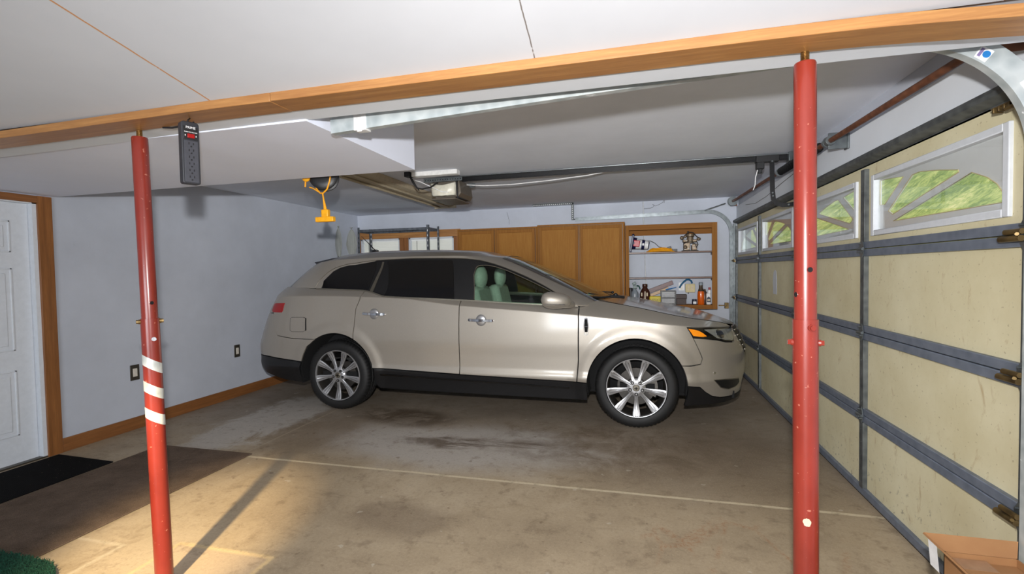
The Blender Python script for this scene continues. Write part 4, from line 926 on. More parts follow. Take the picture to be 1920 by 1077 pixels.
b = MB(); b.lathe([(.0405,.184),(.034,.205),(.026,.225),(.024,.285)], (.857, YB_-.02, S0), 'z', 28); b.build('bottle_neck', 'bottle_dark', t)
MB().lathe([(.027,.268),(.028,.272),(.028,.298),(.020,.31),(0,.31)], (.857, YB_-.02, S0), 'z', 20).build('bottle_cap', 'grey_bottle', t)
t = at_shelf('dark_bottle', (.92, YB_+.06, S0), 'dark bottle standing behind the white jug at the shelf end', 'bottle')
MB().lathe([(0,0),(.03,0),(.032,.006),(.032,.15),(.014,.19),(.012,.21),(0,.21)], (.918, YB_+.075, S0), 'z', 20).build('bottle_body', 'bottle_dark', t)
t = at_shelf('oil_bottle', (.965, YB_-.02, S0), 'white oil bottle with a red cap and dark label', 'bottle')
b = MB(); b.box(.925, .985, YB_-.045, YB_+.015, S0, S0+.16); b.obox((.965, YB_-.015, S0+.175), (.022,0,0), (0,.022,0), (0,0,.03)); b.build('bottle_body', 'white_item', t, bevel=.014)
MB().cyl((.968, YB_-.015, S0+.20), (.968, YB_-.015, S0+.236), .015, n=16).build('bottle_cap', 'red_cap', t)
MB().prism([(.930,S0+.035),(.980,S0+.035),(.980,S0+.085),(.955,S0+.115),(.930,S0+.09)], 'y', YB_-.0475, YB_-.0455).build('bottle_label', 'navy_label', t); MB().box(.937, .973, YB_-.049, YB_-.0474, S0+.055, S0+.075).build('label_panel', 'tan_mark', t)

# ---- steel rack, paddles
t = empty('shelving_rack', (-3.64, 6.93, 0), 'grey slotted steel shelving rack standing in front of the back windows', 'rack')
for (x_, y_, sx, sy) in ((-4.255,6.76,1,1),(-3.045,6.76,-1,1),(-4.235,7.10,1,-1),(-3.015,7.10,-1,-1)):
    b = MB(); b.box(min(x_, x_+.035*sx), max(x_, x_+.035*sx), min(y_, y_+.003*sy), max(y_, y_+.003*sy), 0, 2.145); b.box(min(x_, x_+.003*sx), max(x_, x_+.003*sx), min(y_, y_+.035*sy), max(y_, y_+.035*sy), 0, 2.145)
    p = b.build('post', 'rack_grey', t); b = MB(); yy = y_ - .0008 if sy > 0 else y_+.0008-.004
    for k in range(26): b.box(x_+sx*.012, x_+sx*.020, min(y_-.0012*sy, y_+.0045*sy), max(y_-.0012*sy, y_+.0045*sy), .12+k*.077, .15+k*.077) if sx > 0 else b.box(x_-.020, x_-.012, min(y_-.0012*sy, y_+.0045*sy), max(y_-.0012*sy, y_+.0045*sy), .12+k*.077, .15+k*.077)
    b.build('slot_hole', 'white_mark' if y_ > 7 or x_ > -3.5 else 'liner_black', p)
for z_ in (2.105, 1.45, .80, .15):
    b = MB(); b.box(-4.25, -3.05, 6.765, 7.095, z_, z_+.004)
    b.box(-4.25, -3.05, 6.763, 6.767, z_-.035, z_+.004); b.box(-4.25, -3.05, 7.093, 7.097, z_-.035, z_+.004); b.box(-4.252, -4.248, 6.765, 7.095, z_-.035, z_+.004); b.box(-3.052, -3.048, 6.765, 7.095, z_-.035, z_+.004); b.build('shelf', 'rack_grey', t)
def paddle(x, y, ztop, ang, label, w):
    t = empty('paddle', (x, y, 0), label, 'paddle', 'paddles in the back corner')
    b = MB(); n = 22; e = Vector((math.cos(ang), math.sin(ang), 0)); nn = Vector((-e.y, e.x, 0)); vs = []
    for i in range(n+1):
        s_ = i/n; z = ztop-.52+.52*s_; hw_ = w*(math.sin(PI*min(1, .08+s_*.98))**.55 if s_ < .97 else .32)*(.55+.45*min(1, s_*2.2))
        for k in range(9): q = -1+k/4; vs.append(Vector((x, y, z))+e*hw_*q+nn*(.011*(1-q*q)+.002)); 
        for k in range(9): q = 1-k/4; vs.append(Vector((x, y, z))+e*hw_*q-nn*(.011*(1-q*q)+.002))
    b.add(vs, [(18*i+j, 18*i+(j+1) % 18, 18*i+18+(j+1) % 18, 18*i+18+j) for i in range(n) for j in range(18)]+[tuple(range(18))[::-1], tuple(range(18*n, 18*n+18))])
    b.build('blade', 'paddle_wood', t, smooth=50)
    MB().cyl((x, y, .0), (x, y, ztop-.46), .015, n=12).build('shaft', 'black_plastic', t)
paddle(-4.425, 6.50, 2.155, -.35, 'narrow grey paddle leaning nearest the left wall, blade up', .085)
paddle(-4.43, 6.86, 2.165, .3, 'broad weathered grey paddle beside the steel rack, blade up', .085)

# ---- outlets on the left wall
def outlet(y, z, w, label):
    t = empty('wall_outlet', (XL, y, z), label, 'outlet', 'wall outlets')
    MB().box(XL, XL+.007, y-w, y+w, z-.072, z+.072).build('cover_plate', 'dark_plate', t, bevel=.003)
    MB().box(XL+.006, XL+.010, y-w*.48, y+w*.48, z-.038, z+.038).build('receptacle', 'outlet_face', t, bevel=.002)
outlet(3.425, .528, .042, 'dark framed outlet low on the left wall near the taped post')
outlet(4.612, .535, .040, 'dark framed outlet low on the left wall nearer the car')

# ---- mats
def flatmat(name, pts, h, mat, label, cat, edge=None):
    b = MB(); b.prism(pts, 'z', .001, h); o = tag(b.build(name, mat, bevel=.003, smooth=0), label, cat); return o
flatmat('door_mat', [(-4.485,1.10),(-3.885,1.10),(-3.885,2.745),(-4.485,2.765)], .010, 'mat_black', 'black ribbed mat in front of the white entry door', 'mat')
flatmat('runner_mat', [(-3.868,1.10),(-2.945,1.10),(-2.948,3.112),(-3.862,3.112)], .009, 'mat_brown', 'brown ribbed runner mat on the floor beside the black mat', 'mat')
b = MB(); pts = [(-4.3,.5),(-2.55,.5),(-2.55,1.42)] + [(-2.85+.30*math.cos(a), 1.40+.265*math.sin(a)) for a in [PI/2*k/8 for k in range(1, 9)]] + [(-4.3,1.665)]
ns = []; 
for (x_, y_) in pts: ns.append((x_, y_))
b.prism(ns, 'z', .010, .030); rug = tag(b.build('green_rug', 'green_rug', bevel=.006, smooth=0), 'corner of a dark green shaggy rug on the runner mat', 'rug')
b = MB(); rnd = random.Random(9)
for k in range(5200):
    x_, y_ = rnd.uniform(-3.45, -2.55), rnd.uniform(1.42, 1.668)
    if x_ > -2.85 and ((x_+2.85)/.30)**2+max(0, (y_-1.40)/.265)**2 > 1: continue
    a = rnd.uniform(0, 2*PI); r = rnd.uniform(.004, .011); b.tube([(x_, y_, .028), (x_+r*.5*math.cos(a), y_+r*.5*math.sin(a), .036), (x_+r*math.cos(a), y_+r*math.sin(a), .041)], [.0016, .0014, .0008], 3, caps=False)
b.build('rug_pile', 'green_rug', rug, smooth=0, fix=False)['kind'] = 'stuff'

# ---- cardboard box
t = empty('cardboard_box', (1.1, 1.7, 0), 'open brown cardboard box standing by the garage door track', 'box')
x0, x1, y0, y1, h = .994, 1.195, 1.40, 1.895, .445
b = MB(); th = .004
b.box(x0, x0+th, y0, y1, 0, h); b.box(x1-th, x1, y0, y1, 0, h); b.box(x0, x1, y0, y0+th, 0, h); b.box(x0, x1, y1-th, y1, 0, h); b.box(x0, x1, y0, y1, 0, th); b.build('box_walls', 'cardboard', t, smooth=0)
b = MB(); P3 = [(x0,y1,h),(x1,y1,h),(x1+.03,y1+.045,h+.036),(x0-.035,y1+.045,h+.036)]; b.add(P3+[(p[0],p[1]+.004,p[2]-.004) for p in P3], [(0,1,2,3),(7,6,5,4),(0,4,5,1),(1,5,6,2),(2,6,7,3),(3,7,4,0)]); b.build('back_flap', 'cardboard', t, smooth=0)
b = MB(); P3 = [(x0,y0,h),(x0,y1,h),(x0-.035,y1+.045,h+.036),(x0-.035,y0,h+.03)]; b.add(P3+[(p[0]-.004,p[1],p[2]-.004) for p in P3], [(0,1,2,3),(7,6,5,4),(0,4,5,1),(1,5,6,2),(2,6,7,3),(3,7,4,0)]); b.build('side_flap', 'cardboard', t, smooth=0)
b = MB(); b.box(x0+.006, x0+.115, y0+.01, y1-.006, h-.020, h-.016); b.box(x0+.122, x1-.006, y0+.01, y1-.006, h-.028, h-.024); b.build('inner_flap', 'cardboard', t, smooth=0)
b = MB(); b.box(x0+.012, x0+.113, y1-.07, y1-.008, h-.0158, h-.0150); b.build('packing_tape', 'tape_brown', t, smooth=0)
b = MB(); P3 = [(x0-.036,y1+.02,h+.034),(x0-.036,y1-.03,h+.034),(x0-.0375,y1-.05,h-.05),(x0-.0375,y1+.0,h-.05)]; b.add(P3, [(0,1,2,3)]); b.build('torn_label', 'white_item', t, smooth=0, fix=False)

# ------------------------------------------------------------------ outdoors, seen through the garage door windows
zg = lambda x, y=0: -.06+7.5*max(0, min(1, (x-2.6)/9))**1.1*(1+.08*mnoise.noise((x*.5, y*.5, 3)))
b = MB(); n = 70; vs = []
for i in range(n+1):
    for j in range(n+1): x = 1.56+20.*i/n; y = -14+80.*j/n; vs.append((x, y, zg(x, y)+.10*mnoise.noise((x*.9, y*.9, 0))))
b.add(vs, [(i*(n+1)+j, (i+1)*(n+1)+j, (i+1)*(n+1)+j+1, i*(n+1)+j+1) for i in range(n) for j in range(n)]); S('ground_outside', b, 'grass_ground', smooth=60)['label'] = 'mottled yellow green grass bank outside the garage door windows'
# ------------------------------------------------------------------ the car
YC = 5.265
def dom_low(x, z):
    if x > XBF: t_ = min(1, (x-XBF)/(smooth_tab(XF, z)-XBF)); return (XBF+KF*math.asin(t_**(NF/2)), z)
    if x < XBR: t_ = min(1, (XBR-x)/(XBR-smooth_tab(XR, z))); return (XBR-KR*math.asin(t_**(NR/2)), z)
    return (x, z)
def dom_up(x, z):
    xb = smooth_tab(WS, z)-DW
    if x > xb: return (KW*math.asin(min(1, (x-xb)/DW)**(NW/2)), z)
    if x < XBG: x = XBG-KG*math.asin(min(1, (XBG-x)/(XBG-smooth_tab(GR, z)))**(NG/2))
    return (x-xb, z)
def qr(f, z): return (XBG-KG*f-(smooth_tab(WS, z)-DW), z)
AR, AZ = .43, .378
def arch(wx, a0, a1, n=18, r=AR): return [dom_low(wx+r*math.cos(math.radians(a0+(a1-a0)*i/n)), AZ+r*math.sin(math.radians(a0+(a1-a0)*i/n))) for i in range(n+1)]
car = empty('car', (-1.5, YC, 0), 'champagne metallic crossover wagon parked across the garage, nose to the garage door', 'car')
PT = {'low': low_pt, 'up': up_pt}
def S3(fn, p, z): x, e = PT[fn](p, z); return Vector((x, -e, z))
def SN(fn, p, z, h=.004):
    a = S3(fn, p+h, z)-S3(fn, p-h, z); c = S3(fn, p, z+h)-S3(fn, p, z-h); n = a.cross(c)
    return n.normalized() if n.length > 1e-12 else Vector((0,-1,0))
def inpoly(p, poly):
    c = False; n = len(poly); x, y = p
    for q in range(n):
        xa, ya = poly[q]; xb, yb = poly[q-1]
        if (ya > y) != (yb > y) and x < (xb-xa)*(y-ya)/(yb-ya)+xa: c = not c
    return c
def segd(p, a, b):
    ax, ay = b[0]-a[0], b[1]-a[1]; L = ax*ax+ay*ay; t_ = 0 if L == 0 else max(0, min(1, ((p[0]-a[0])*ax+(p[1]-a[1])*ay)/L))
    return math.hypot(p[0]-a[0]-ax*t_, p[1]-a[1]-ay*t_)
def densify(poly, step):
    out = []
    for i in range(len(poly)):
        a, b = poly[i-1], poly[i]; k = max(1, int(math.hypot(b[0]-a[0], b[1]-a[1])/step+.999))
        out += [(a[0]+(b[0]-a[0])*j/k, a[1]+(b[1]-a[1])*j/k) for j in range(k)]
    return out
def shrink(poly, g):
    n = len(poly); ar = sum(poly[i-1][0]*poly[i][1]-poly[i][0]*poly[i-1][1] for i in range(n)); sg = 1 if ar > 0 else -1; out = []
    for i in range(n):
        a, b, c = poly[i-1], poly[i], poly[(i+1) % n]
        d1 = Vector((b[0]-a[0], b[1]-a[1])); d2 = Vector((c[0]-b[0], c[1]-b[1]))
        if d1.length < 1e-9 or d2.length < 1e-9: out.append(b); continue
        d1.normalize(); d2.normalize(); n1 = Vector((-d1.y, d1.x))*sg; n2 = Vector((-d2.y, d2.x))*sg; m_ = n1+n2
        if m_.length < .3: m_ = n1
        else: m_ = m_/max(.45, m_.length_squared/2)
        out.append((b[0]+m_.x*g, b[1]+m_.y*g))
    return out
def panel_geo(poly, fn, off=0., gap=.0025, flange=.018, cell=.026):
    poly = [tuple(p) for p in poly]
    if gap: poly = shrink(poly, gap)
    bd = densify(poly, cell*1.1); pts = list(bd)
    xs_ = [p[0] for p in bd]; zs_ = [p[1] for p in bd]; rows = []
    if fn == 'low':
        p = min(xs_)
        while p < max(xs_):
            zc = smooth_tab(CREASE, low_pt(p, .95)[0])
            for dz_ in (-.006, .006): rows.append((p, zc+dz_))
            p += .022
    def far(p, d): return all(segd(p, bd[i-1], bd[i]) > d for i in range(len(bd)))
    pts += [p for p in rows if inpoly(p, bd) and far(p, .006)]
    z = min(zs_)+cell*.5; r_ = 0
    while z < max(zs_):
        p = min(xs_)+cell*(.5 if r_ % 2 else .25)
        while p < max(xs_):
            q = (p, z)
            if inpoly(q, bd) and far(q, cell*.42) and not (fn == 'low' and abs(z-smooth_tab(CREASE, low_pt(p, .95)[0])) < .014): pts.append(q)
            p += cell
        z += cell*.9; r_ += 1
    n = len(bd); R = delaunay_2d_cdt([Vector(p) for p in pts], [(i, (i+1) % n) for i in range(n)], [], 0, 1e-6)
    V = [tuple(v) for v in R[0]]; F = []
    for f in R[2]:
        c = (sum(V[i][0] for i in f)/len(f), sum(V[i][1] for i in f)/len(f))
        if inpoly(c, bd): F.append(f)
    P = []; Nn = []
    for v in V: nn = SN(fn, *v); P.append(S3(fn, *v)+nn*off); Nn.append(nn)
    FF = []
    for f in F:
        a, b, c = (P[i] for i in f[:3]); g_ = (b-a).cross(c-a)
        FF.append(tuple(f) if g_.dot(Nn[f[0]]) > 0 else tuple(f)[::-1])
    if flange:
        o = len(P); ar = sum(bd[i-1][0]*bd[i][1]-bd[i][0]*bd[i-1][1] for i in range(n)); sg = 1 if ar > 0 else -1
        for i in range(n):
            nn = SN(fn, *bd[i]); q = S3(fn, *bd[i])+nn*off; t_ = S3(fn, *bd[(i+1) % n])-S3(fn, *bd[i-1]); w = t_.cross(nn)*sg
            w = w.normalized() if w.length > 1e-9 else nn
            P += [q, q-nn*flange]; Nn += [(w+nn*.3).normalized(), w]
        for i in range(n):
            j = (i+1) % n; f = (o+2*i, o+2*i+1, o+2*j+1, o+2*j); FF.append(f if sg > 0 else f[::-1])
    return P, FF, Nn
def mk(name, P, F, N_, mat, parent, label=None):
    off = ROOTLOC[parent.name]; me = bpy.data.meshes.new(name)
    me.from_pydata([tuple(Vector((p.x, YC+p.y, p.z))-off) for p in P], [], F); me.materials.append(M[mat])
    me.polygons.foreach_set('use_smooth', [True]*len(me.polygons)); me.update()
    if N_: me.normals_split_custom_set_from_vertices([tuple(n) for n in N_])
    o = bpy.data.objects.new(name, me); COL.objects.link(o); o.parent = parent; ROOTLOC[o.name] = off
    if label: o['label'] = label
    return o
def mir(P, F, N_): return [Vector((p.x, -p.y, p.z)) for p in P], [tuple(f)[::-1] for f in F], [Vector((n.x, -n.y, n.z)) for n in N_]
def panel(name, poly, mat, fn='low', whole=False, parent=None, parents=None, **kw):
    P, F, N_ = panel_geo(poly, fn, **kw); P2, F2, N2 = mir(P, F, N_)
    par = parents or (parent or car, parent or car)
    if whole: return mk(name, P+P2, F+[tuple(i+len(P) for i in f) for f in F2], N_+N2, mat, par[0])
    return mk(name, P, F, N_, mat, par[0]), mk(name, P2, F2, N2, mat, par[1])
PE, PR = XBF+KF*HP, XBR-KR*HP
RW, FW = WHEELS[0][0], WHEELS[1][0]
quarter = [(-2.711,1.240),(-2.727,1.153),(-2.768,1.056),(-2.789,.80)]+arch(RW, 60.2, 122.7)+[(-3.364,.743),(-3.556,.771),(-3.628,.867),(-3.745,1.008),(PR+.3,1.0),(PR,1.0),(PR,1.282),(-3.7,1.280),(-3.302,1.270)]
panel('rear_quarter_panel', quarter, 'car_paint', whole=False)
rbump = arch(RW, 122.9, 163.5, 8)+[(-3.331,.505),(-3.478,.522),(-3.689,.538),(-3.904,.538),(PR,.532),(PR,.995),(PR+.3,.995),(-3.745,1.003),(-3.622,.865),(-3.55,.768),(-3.364,.740)]
panel('rear_bumper', rbump, 'car_paint', whole=True)
rval = arch(RW, 164.5, 194, 5)+[(-3.5,.284),(-3.693,.318),(-3.821,.335),(PR,.34),(PR,.527),(-3.904,.531),(-3.689,.532),(-3.478,.516),(-3.36,.503)]
panel('rear_valance', rval, 'car_black', whole=True)
rdoor = [(-2.705,1.236),(-2.60,1.216),(-2.52,1.196),(-2.46,1.180),(-2.0,1.156),(-1.649,1.140),(-1.652,.434),(-2.50,.462)]+arch(RW, 11.3, 59.5)+[(-2.785,.80),(-2.764,1.056),(-2.722,1.153)]
rd = panel('rear_door', rdoor, 'car_paint')
fdoor = [(-1.645,1.139),(-1.2,1.117),(-.866,1.099),(-.538,1.087),(-.512,1.080),(-.508,.95),(-.511,.80),(-.513,.60),(-.53,.404),(-1.648,.431)]
fd = panel('front_door', fdoor, 'car_paint')
hood_e = [dom_low(x, z) for x, z in ((-.353,1.130),(-.25,1.113),(-.1,1.087),(.05,1.059),(.16,1.036),(.27,1.012),(.4,.986),(.5,.967),(.6,.949),(.7,.930))]+[(1.05,.902),(1.2,.884)]
fend = [(-.505,1.083),(-.44,1.108)]+hood_e[:-1]+[(1.112,.874),(.90,.885),(.702,.899),(.433,.906),(.462,.822),(.503,.694),(.522,.633),(.504,.587),(.42,.577)]+arch(FW, 27.5, 177, 30)+[(-.524,.404),(-.507,.60),(-.505,.80),(-.502,.95)]
panel('front_fender', fend, 'car_paint')
fbump = arch(FW, 2.9, 27.2, 8)+[(.42,.572),(.508,.582),(.528,.633),(.508,.694),(.467,.812),(.579,.802),(.728,.782),(.841,.757),(1.0,.742),(1.05,.80),(1.118,.868),(1.3,.868),(PE,.868),(PE,.262),(1.242,.262),(.902,.262),(.756,.270),(.649,.292),(.572,.334),(.503,.388)]
panel('front_bumper', fbump, 'car_paint', whole=True)
fval = arch(FW, 2.4, -22, 5)+[(.464,.216),(.631,.213),(.842,.212),(1.095,.212),(PE,.212),(PE,.257),(1.242,.257),(.902,.257),(.756,.265),(.645,.288),(.568,.330),(.50,.383)]
panel('front_valance', fval, 'car_black', whole=True)
rock = [(-2.56,.455),(-2.527,.457),(-1.65,.426),(-.53,.399),(-.437,.395),(-.437,.232),(-.548,.228),(-1.148,.231),(-2.0,.238),(-2.52,.246),(-2.57,.30)]
panel('rocker_panel', rock, 'car_black')
panel('rocker_step', [(-2.50,.405),(-.60,.35),(-.60,.335),(-2.50,.388)], 'gloss_black', off=.006, flange=.006, gap=0)
# inner liner so that the shut lines read dark
lin_ = arch(RW, 0, 180, 24)
outline = [(PR,.36),(PR,1.262),(-3.3,1.252),(-2.72,1.230),(-2.60,1.206),(-2.46,1.170),(-1.64,1.130),(-.865,1.089),(-.535,1.077),(-.35,1.10),(-.1,1.08),(.36,1.0),(.9,.87),(1.2,.86),(PE,.86),(PE,.24),(.46,.24)]+arch(FW, -10, 190, 24)+[(-.45,.25),(-2.55,.25)]+arch(RW, -10, 190, 24)+[(-3.5,.30)]
panel('inner_shell', outline, 'liner_black', whole=True, off=-.03, gap=0, flange=0, cell=.05)
# hood from the two fender edges
b_e = hood_e+[(1.3,.873),(PE,.872)]
E3 = [S3('low', p, z) for p, z in densify(b_e, .05)[9:]] if False else []
def resamp(pts, n):
    L = [0]
    for a, b in zip(pts, pts[1:]): L.append(L[-1]+math.hypot(b[0]-a[0], b[1]-a[1]))
    out = []
    for i in range(n+1):
        s_ = L[-1]*i/n; k = 0
        while k < len(L)-2 and L[k+1] < s_: k += 1
        t_ = (s_-L[k])/max(1e-9, L[k+1]-L[k]); out.append(tuple(pts[k][j]+(pts[k+1][j]-pts[k][j])*t_ for j in range(2)))
    return out
Ed = [S3('low', p, z) for p, z in resamp(b_e, 48)]
x0, x1 = -.235, Ed[-1].x
P = []; F = []; NV = 13
for i, e in enumerate(Ed):
    f = i/48; xc = x0+(x1-x0)*f; zc = smooth_tab(HOODC, xc) if f < .97 else e.z+.0
    zc = zc*(1-max(0, (f-.85)/.15))+(e.z+.004)*max(0, (f-.85)/.15)
    for k in range(NV):
        t_ = k/(NV-1); P.append(Vector((e.x+(xc-e.x)*(1-(1-t_)**2), e.y*(1-t_), e.z+(zc-e.z)*(1-(1-t_)**2.2))))
F = [(i*NV+k, (i+1)*NV+k, (i+1)*NV+k+1, i*NV+k+1) for i in range(48) for k in range(NV-1)]
P2 = [Vector((p.x, -p.y, p.z)) for p in P]; F2 = [tuple(j+len(P) for j in f)[::-1] for f in F]
hood = mk('hood', [p+Vector((0,0,.002)) for p in P+P2], F+F2, None, 'car_paint', car)
# headlights, turn signals, tail lamps and small parts on the near and far sides
hl = panel('headlight', [(.433,.901),(.702,.894),(.90,.881),(1.108,.867),(1.045,.806),(1.004,.749),(.841,.764),(.728,.789),(.579,.809),(.466,.826)], 'gloss_black', off=.001, gap=.001, flange=.01)
panel('turn_signal', [(.441,.895),(.50,.885),(.545,.874),(.585,.852),(.618,.822),(.575,.819),(.537,.821),(.472,.831)], 'amber_lens', parents=hl, off=.004, gap=.001, flange=.004)
panel('lamp_lens', [(.615,.880),(.80,.877),(1.06,.858),(1.025,.80),(.99,.762),(.84,.776),(.735,.800),(.672,.842)], 'lamp_clear', parents=hl, off=.004, gap=.001, flange=.004)
panel('lamp_projector', [(.80+.055*math.cos(a), .832+.040*math.sin(a)) for a in [2*PI*i/20 for i in range(20)]], 'chrome', parents=hl, off=.006, gap=0, flange=.002, cell=.015)
panel('tail_lamp', [(-3.84,1.100),(-3.78,1.108),(-3.545,1.114),(-3.540,1.029),(-3.556,1.014),(-3.765,1.014),(-3.82,1.03)], 'tail_red', off=.006, gap=0, flange=.008)
fr_ = [(-3.415,.955),(-3.400,.968),(-3.315,.970),(-3.306,.956),(-3.305,.83),(-3.313,.813),(-3.385,.811),(-3.404,.828)]
fu = panel('fuel_door', fr_, 'liner_black', off=.0012, gap=0, flange=.001)
panel('fuel_flap', fr_, 'car_paint', parents=fu, off=.0022, gap=.0035, flange=.001)
fg = panel('bumper_vent', [(.636,.445),(.787,.440),(1.047,.412),(1.103,.364),(1.025,.335),(.863,.329),(.743,.360)], 'satin_trim', off=.002, gap=0, flange=.006)
panel('vent_opening', [(.636,.445),(.787,.440),(1.047,.412),(1.103,.364),(1.025,.335),(.863,.329),(.743,.360)], 'car_black', parents=fg, off=.004, gap=.009, flange=.002)
panel('parking_sensor', [(.648+.014*math.cos(a), .502+.011*math.sin(a)) for a in [2*PI*i/14 for i in range(14)]], 'chrome', off=.004, gap=0, flange=.004, cell=.01)
# grille: two dark wings with curved bright bars
gp = [(1.115,.864),(1.20,.864),(1.50,.864),(1.50,.60),(1.34,.60),(1.24,.66),(1.14,.76)]
gr = panel('grille', gp, 'car_black', off=.004, gap=0, flange=.01)
for side in (0, 1):
    for k in range(5):
        b = MB(); z = .838-.047*k; pa = (1.120,1.128,1.145,1.175,1.225)[k]; pts = []
        for i in range(11):
            p_ = pa+(1.495-pa)*i/10; q = S3('low', p_, z)+SN('low', p_, z)*.012; pts.append((q.x, YC+(q.y if side == 0 else -q.y), q.z))
        b.tube(pts, .0062, 8); b.build('grille_bar', 'satin_trim', gr[side])
# window belt strip, door handles, badge
for side in (0, 1):
    sg = 1 if side == 0 else -1
    b = MB(); pts = []
    for (x_, z_) in resamp([(-3.30,1.262),(-2.72,1.241),(-2.60,1.218),(-2.46,1.181),(-1.64,1.141),(-.865,1.100),(-.52,1.087)], 40):
        e = w_low(x_, z_-.004)+.001; pts.append((x_, YC-sg*e, z_))
    b.sweep(pts, [(-.007,-.003),(.007,-.003),(.007,.004),(-.007,.004)], (0,-sg,0)); b.build('belt_trim', 'satin_trim', car, smooth=30)
    for (hx, hz, dr_) in ((-2.555, 1.006, rd), (-1.425, .953, fd)):
        e = w_low(hx, hz); y = YC-sg*e
        b = MB(); b.add([(hx+.052*math.cos(a)*r, y-sg*h, hz+.056*math.sin(a)*r) for r, h in ((1,.001),(.93,.006),(.6,.012),(.0,.014)) for a in [2*PI*i/28 for i in range(28)]], [(k*28+i, k*28+(i+1) % 28, (k+1)*28+(i+1) % 28, (k+1)*28+i) for k in range(3) for i in range(28)])
        b.build('handle_cup', 'alloy', dr_[side], smooth=60)
        b = MB(); pts = [(hx-.115, y-sg*.012, hz+.004), (hx-.09, y-sg*.026, hz+.004), (hx, y-sg*.036, hz+.002), (hx+.09, y-sg*.026, hz), (hx+.118, y-sg*.012, hz-.001)]
        b.sweep(pts, [(-.005,-.013),(.005,-.010),(.005,.010),(-.005,.013)], (0,0,1)); b.cyl((hx-.112, y, hz+.004), (hx-.112, y-sg*.02, hz+.004), .014, n=14); b.cyl((hx+.115, y, hz-.001), (hx+.115, y-sg*.02, hz-.001), .012, n=14); b.build('handle_bar', 'chrome', dr_[side], bevel=.002)
    # star-shaped emblem: an upright rounded frame with a slim four-pointed star
    bx0, bz0 = -.437, .907; y = YC-sg*(w_low(bx0, bz0)+.001)
    b = MB(); fo = [(-.018,-.070),(-.006,-.078),(0,-.084),(.006,-.078),(.018,-.070),(.022,-.03),(.026,0),(.022,.03),(.018,.070),(.006,.078),(0,.084),(-.006,.078),(-.018,.070),(-.022,.03),(-.026,0),(-.022,-.03)]
    fi = [(u*.62, v*.88) for u, v in fo]; n = len(fo)
    b.add([(bx0+u, y-sg*h, bz0+v) for h in (0, .006) for u, v in fo+fi], [f for i in range(n) for f in ((2*n+i, 2*n+(i+1) % n, 3*n+(i+1) % n, 3*n+i), (i, (i+1) % n, 2*n+(i+1) % n, 2*n+i), (n+i, n+(i+1) % n, 3*n+(i+1) % n, 3*n+i))])
    star = [(0,-.076),(.003,-.004),(.022,0),(.003,.004),(0,.076),(-.003,.004),(-.022,0),(-.003,-.004)]
    b.add([(bx0+u, y-sg*.004, bz0+v) for u, v in star]+[(bx0, y-sg*.009, bz0)], [(i, (i+1) % 8, 8) for i in range(8)]); b.build('fender_emblem', 'chrome', car, smooth=0, fix=False)
    b = MB(); b.add([(bx0+u*.8, y-sg*.001, bz0+v*.95) for u, v in fo], [tuple(range(n))]); b.build('emblem_backing', 'liner_black', car, smooth=0, fix=False)
# ---- greenhouse
roof_e = [(-1.30,1.556),(-1.40,1.563),(-1.5,1.570),(-1.65,1.576),(-1.8,1.580),(-2.0,1.582),(-2.2,1.583),(-2.6,1.582),(-3.0,1.572),(-3.2,1.562),(-3.32,1.552)]
wtop = [(-2.125,1.267),(-2.072,1.289),(-1.95,1.345),(-1.823,1.393),(-1.70,1.437),(-1.56,1.477),(-1.344,1.522),(-1.15,1.542),(-.988,1.552),(-.566,1.563),(-.25,1.558),(-.022,1.549),(.138,1.526),(.235,1.48),(.275,1.42),(.29,1.366),(.275,1.30),(.245,1.249),(.19,1.19),(.126,1.137),(.098,1.094)]
wedge = [(.50,1.094),(.56,1.134),(.585,1.227),(.59,1.323),(.6,1.424),(.61,1.50),(.62,1.548)]
frame_ = wedge+[dom_up(x, z) for x, z in roof_e]+[qr(.75,1.53),qr(.75,1.40),qr(.75,1.272),qr(.3,1.272),(-2.13,1.264)]+wtop
panel('cab_side', frame_, 'car_paint', 'up', gap=0, flange=.012)
belt_q = lambda x: (x-(smooth_tab(WS, smooth_tab(BELT, x))-DW), smooth_tab(BELT, x)+.004)
fleft = [(-.793,1.146),(-.54,1.265),(-.297,1.383),(-.139,1.448),(-.085,1.466),(-.032,1.477)]
rear_s = wtop[:12]+fleft[::-1]+[belt_q(x) for x in (-1.66,-2.0,-2.3,-2.46,-2.60,-2.72,-3.0,-3.28)]
panel('window_surround', rear_s, 'car_black', 'up', gap=.001, flange=.006)
fr_in = [(.07,1.118),(.12,1.16),(.179,1.232),(.196,1.30),(.190,1.38),(.176,1.43),(.12,1.462),(.061,1.475)]
front_s = wtop[11:]+fr_in+[(-.032,1.477)]
panel('window_surround', front_s, 'car_black', 'up', gap=.0005, flange=.006)
fgl = fleft+fr_in[::-1]+[belt_q(-.72),belt_q(-.865),belt_q(-1.2)]
panel('front_door_glass', fgl, 'car_glass', 'up', gap=0, flange=0, off=-.004)
panel('quarter_glass', [(-2.05,1.262),(-1.90,1.345),(-1.632,1.445),(-1.499,1.482),(-1.388,1.506),(-1.04,1.536),(-1.30,1.420),(-1.735,1.243)], 'gloss_black', 'up', off=.003, gap=.002, flange=.006)
panel('rear_door_glass', [(-1.664,1.19),(-1.50,1.255),(-1.355,1.32),(-.91,1.537),(-.627,1.543),(-.19,1.535),(-.539,1.365),(-.985,1.150),(-1.35,1.166)], 'gloss_black', 'up', off=.003, gap=.002, flange=.006)
panel('quarter_sash', wtop[:9]+[(-1.06,1.538),(-1.388,1.503),(-1.499,1.479),(-1.632,1.441),(-1.76,1.395),(-1.90,1.338),(-2.055,1.266)], 'car_paint', 'up', off=.002, gap=.001, flange=.003)
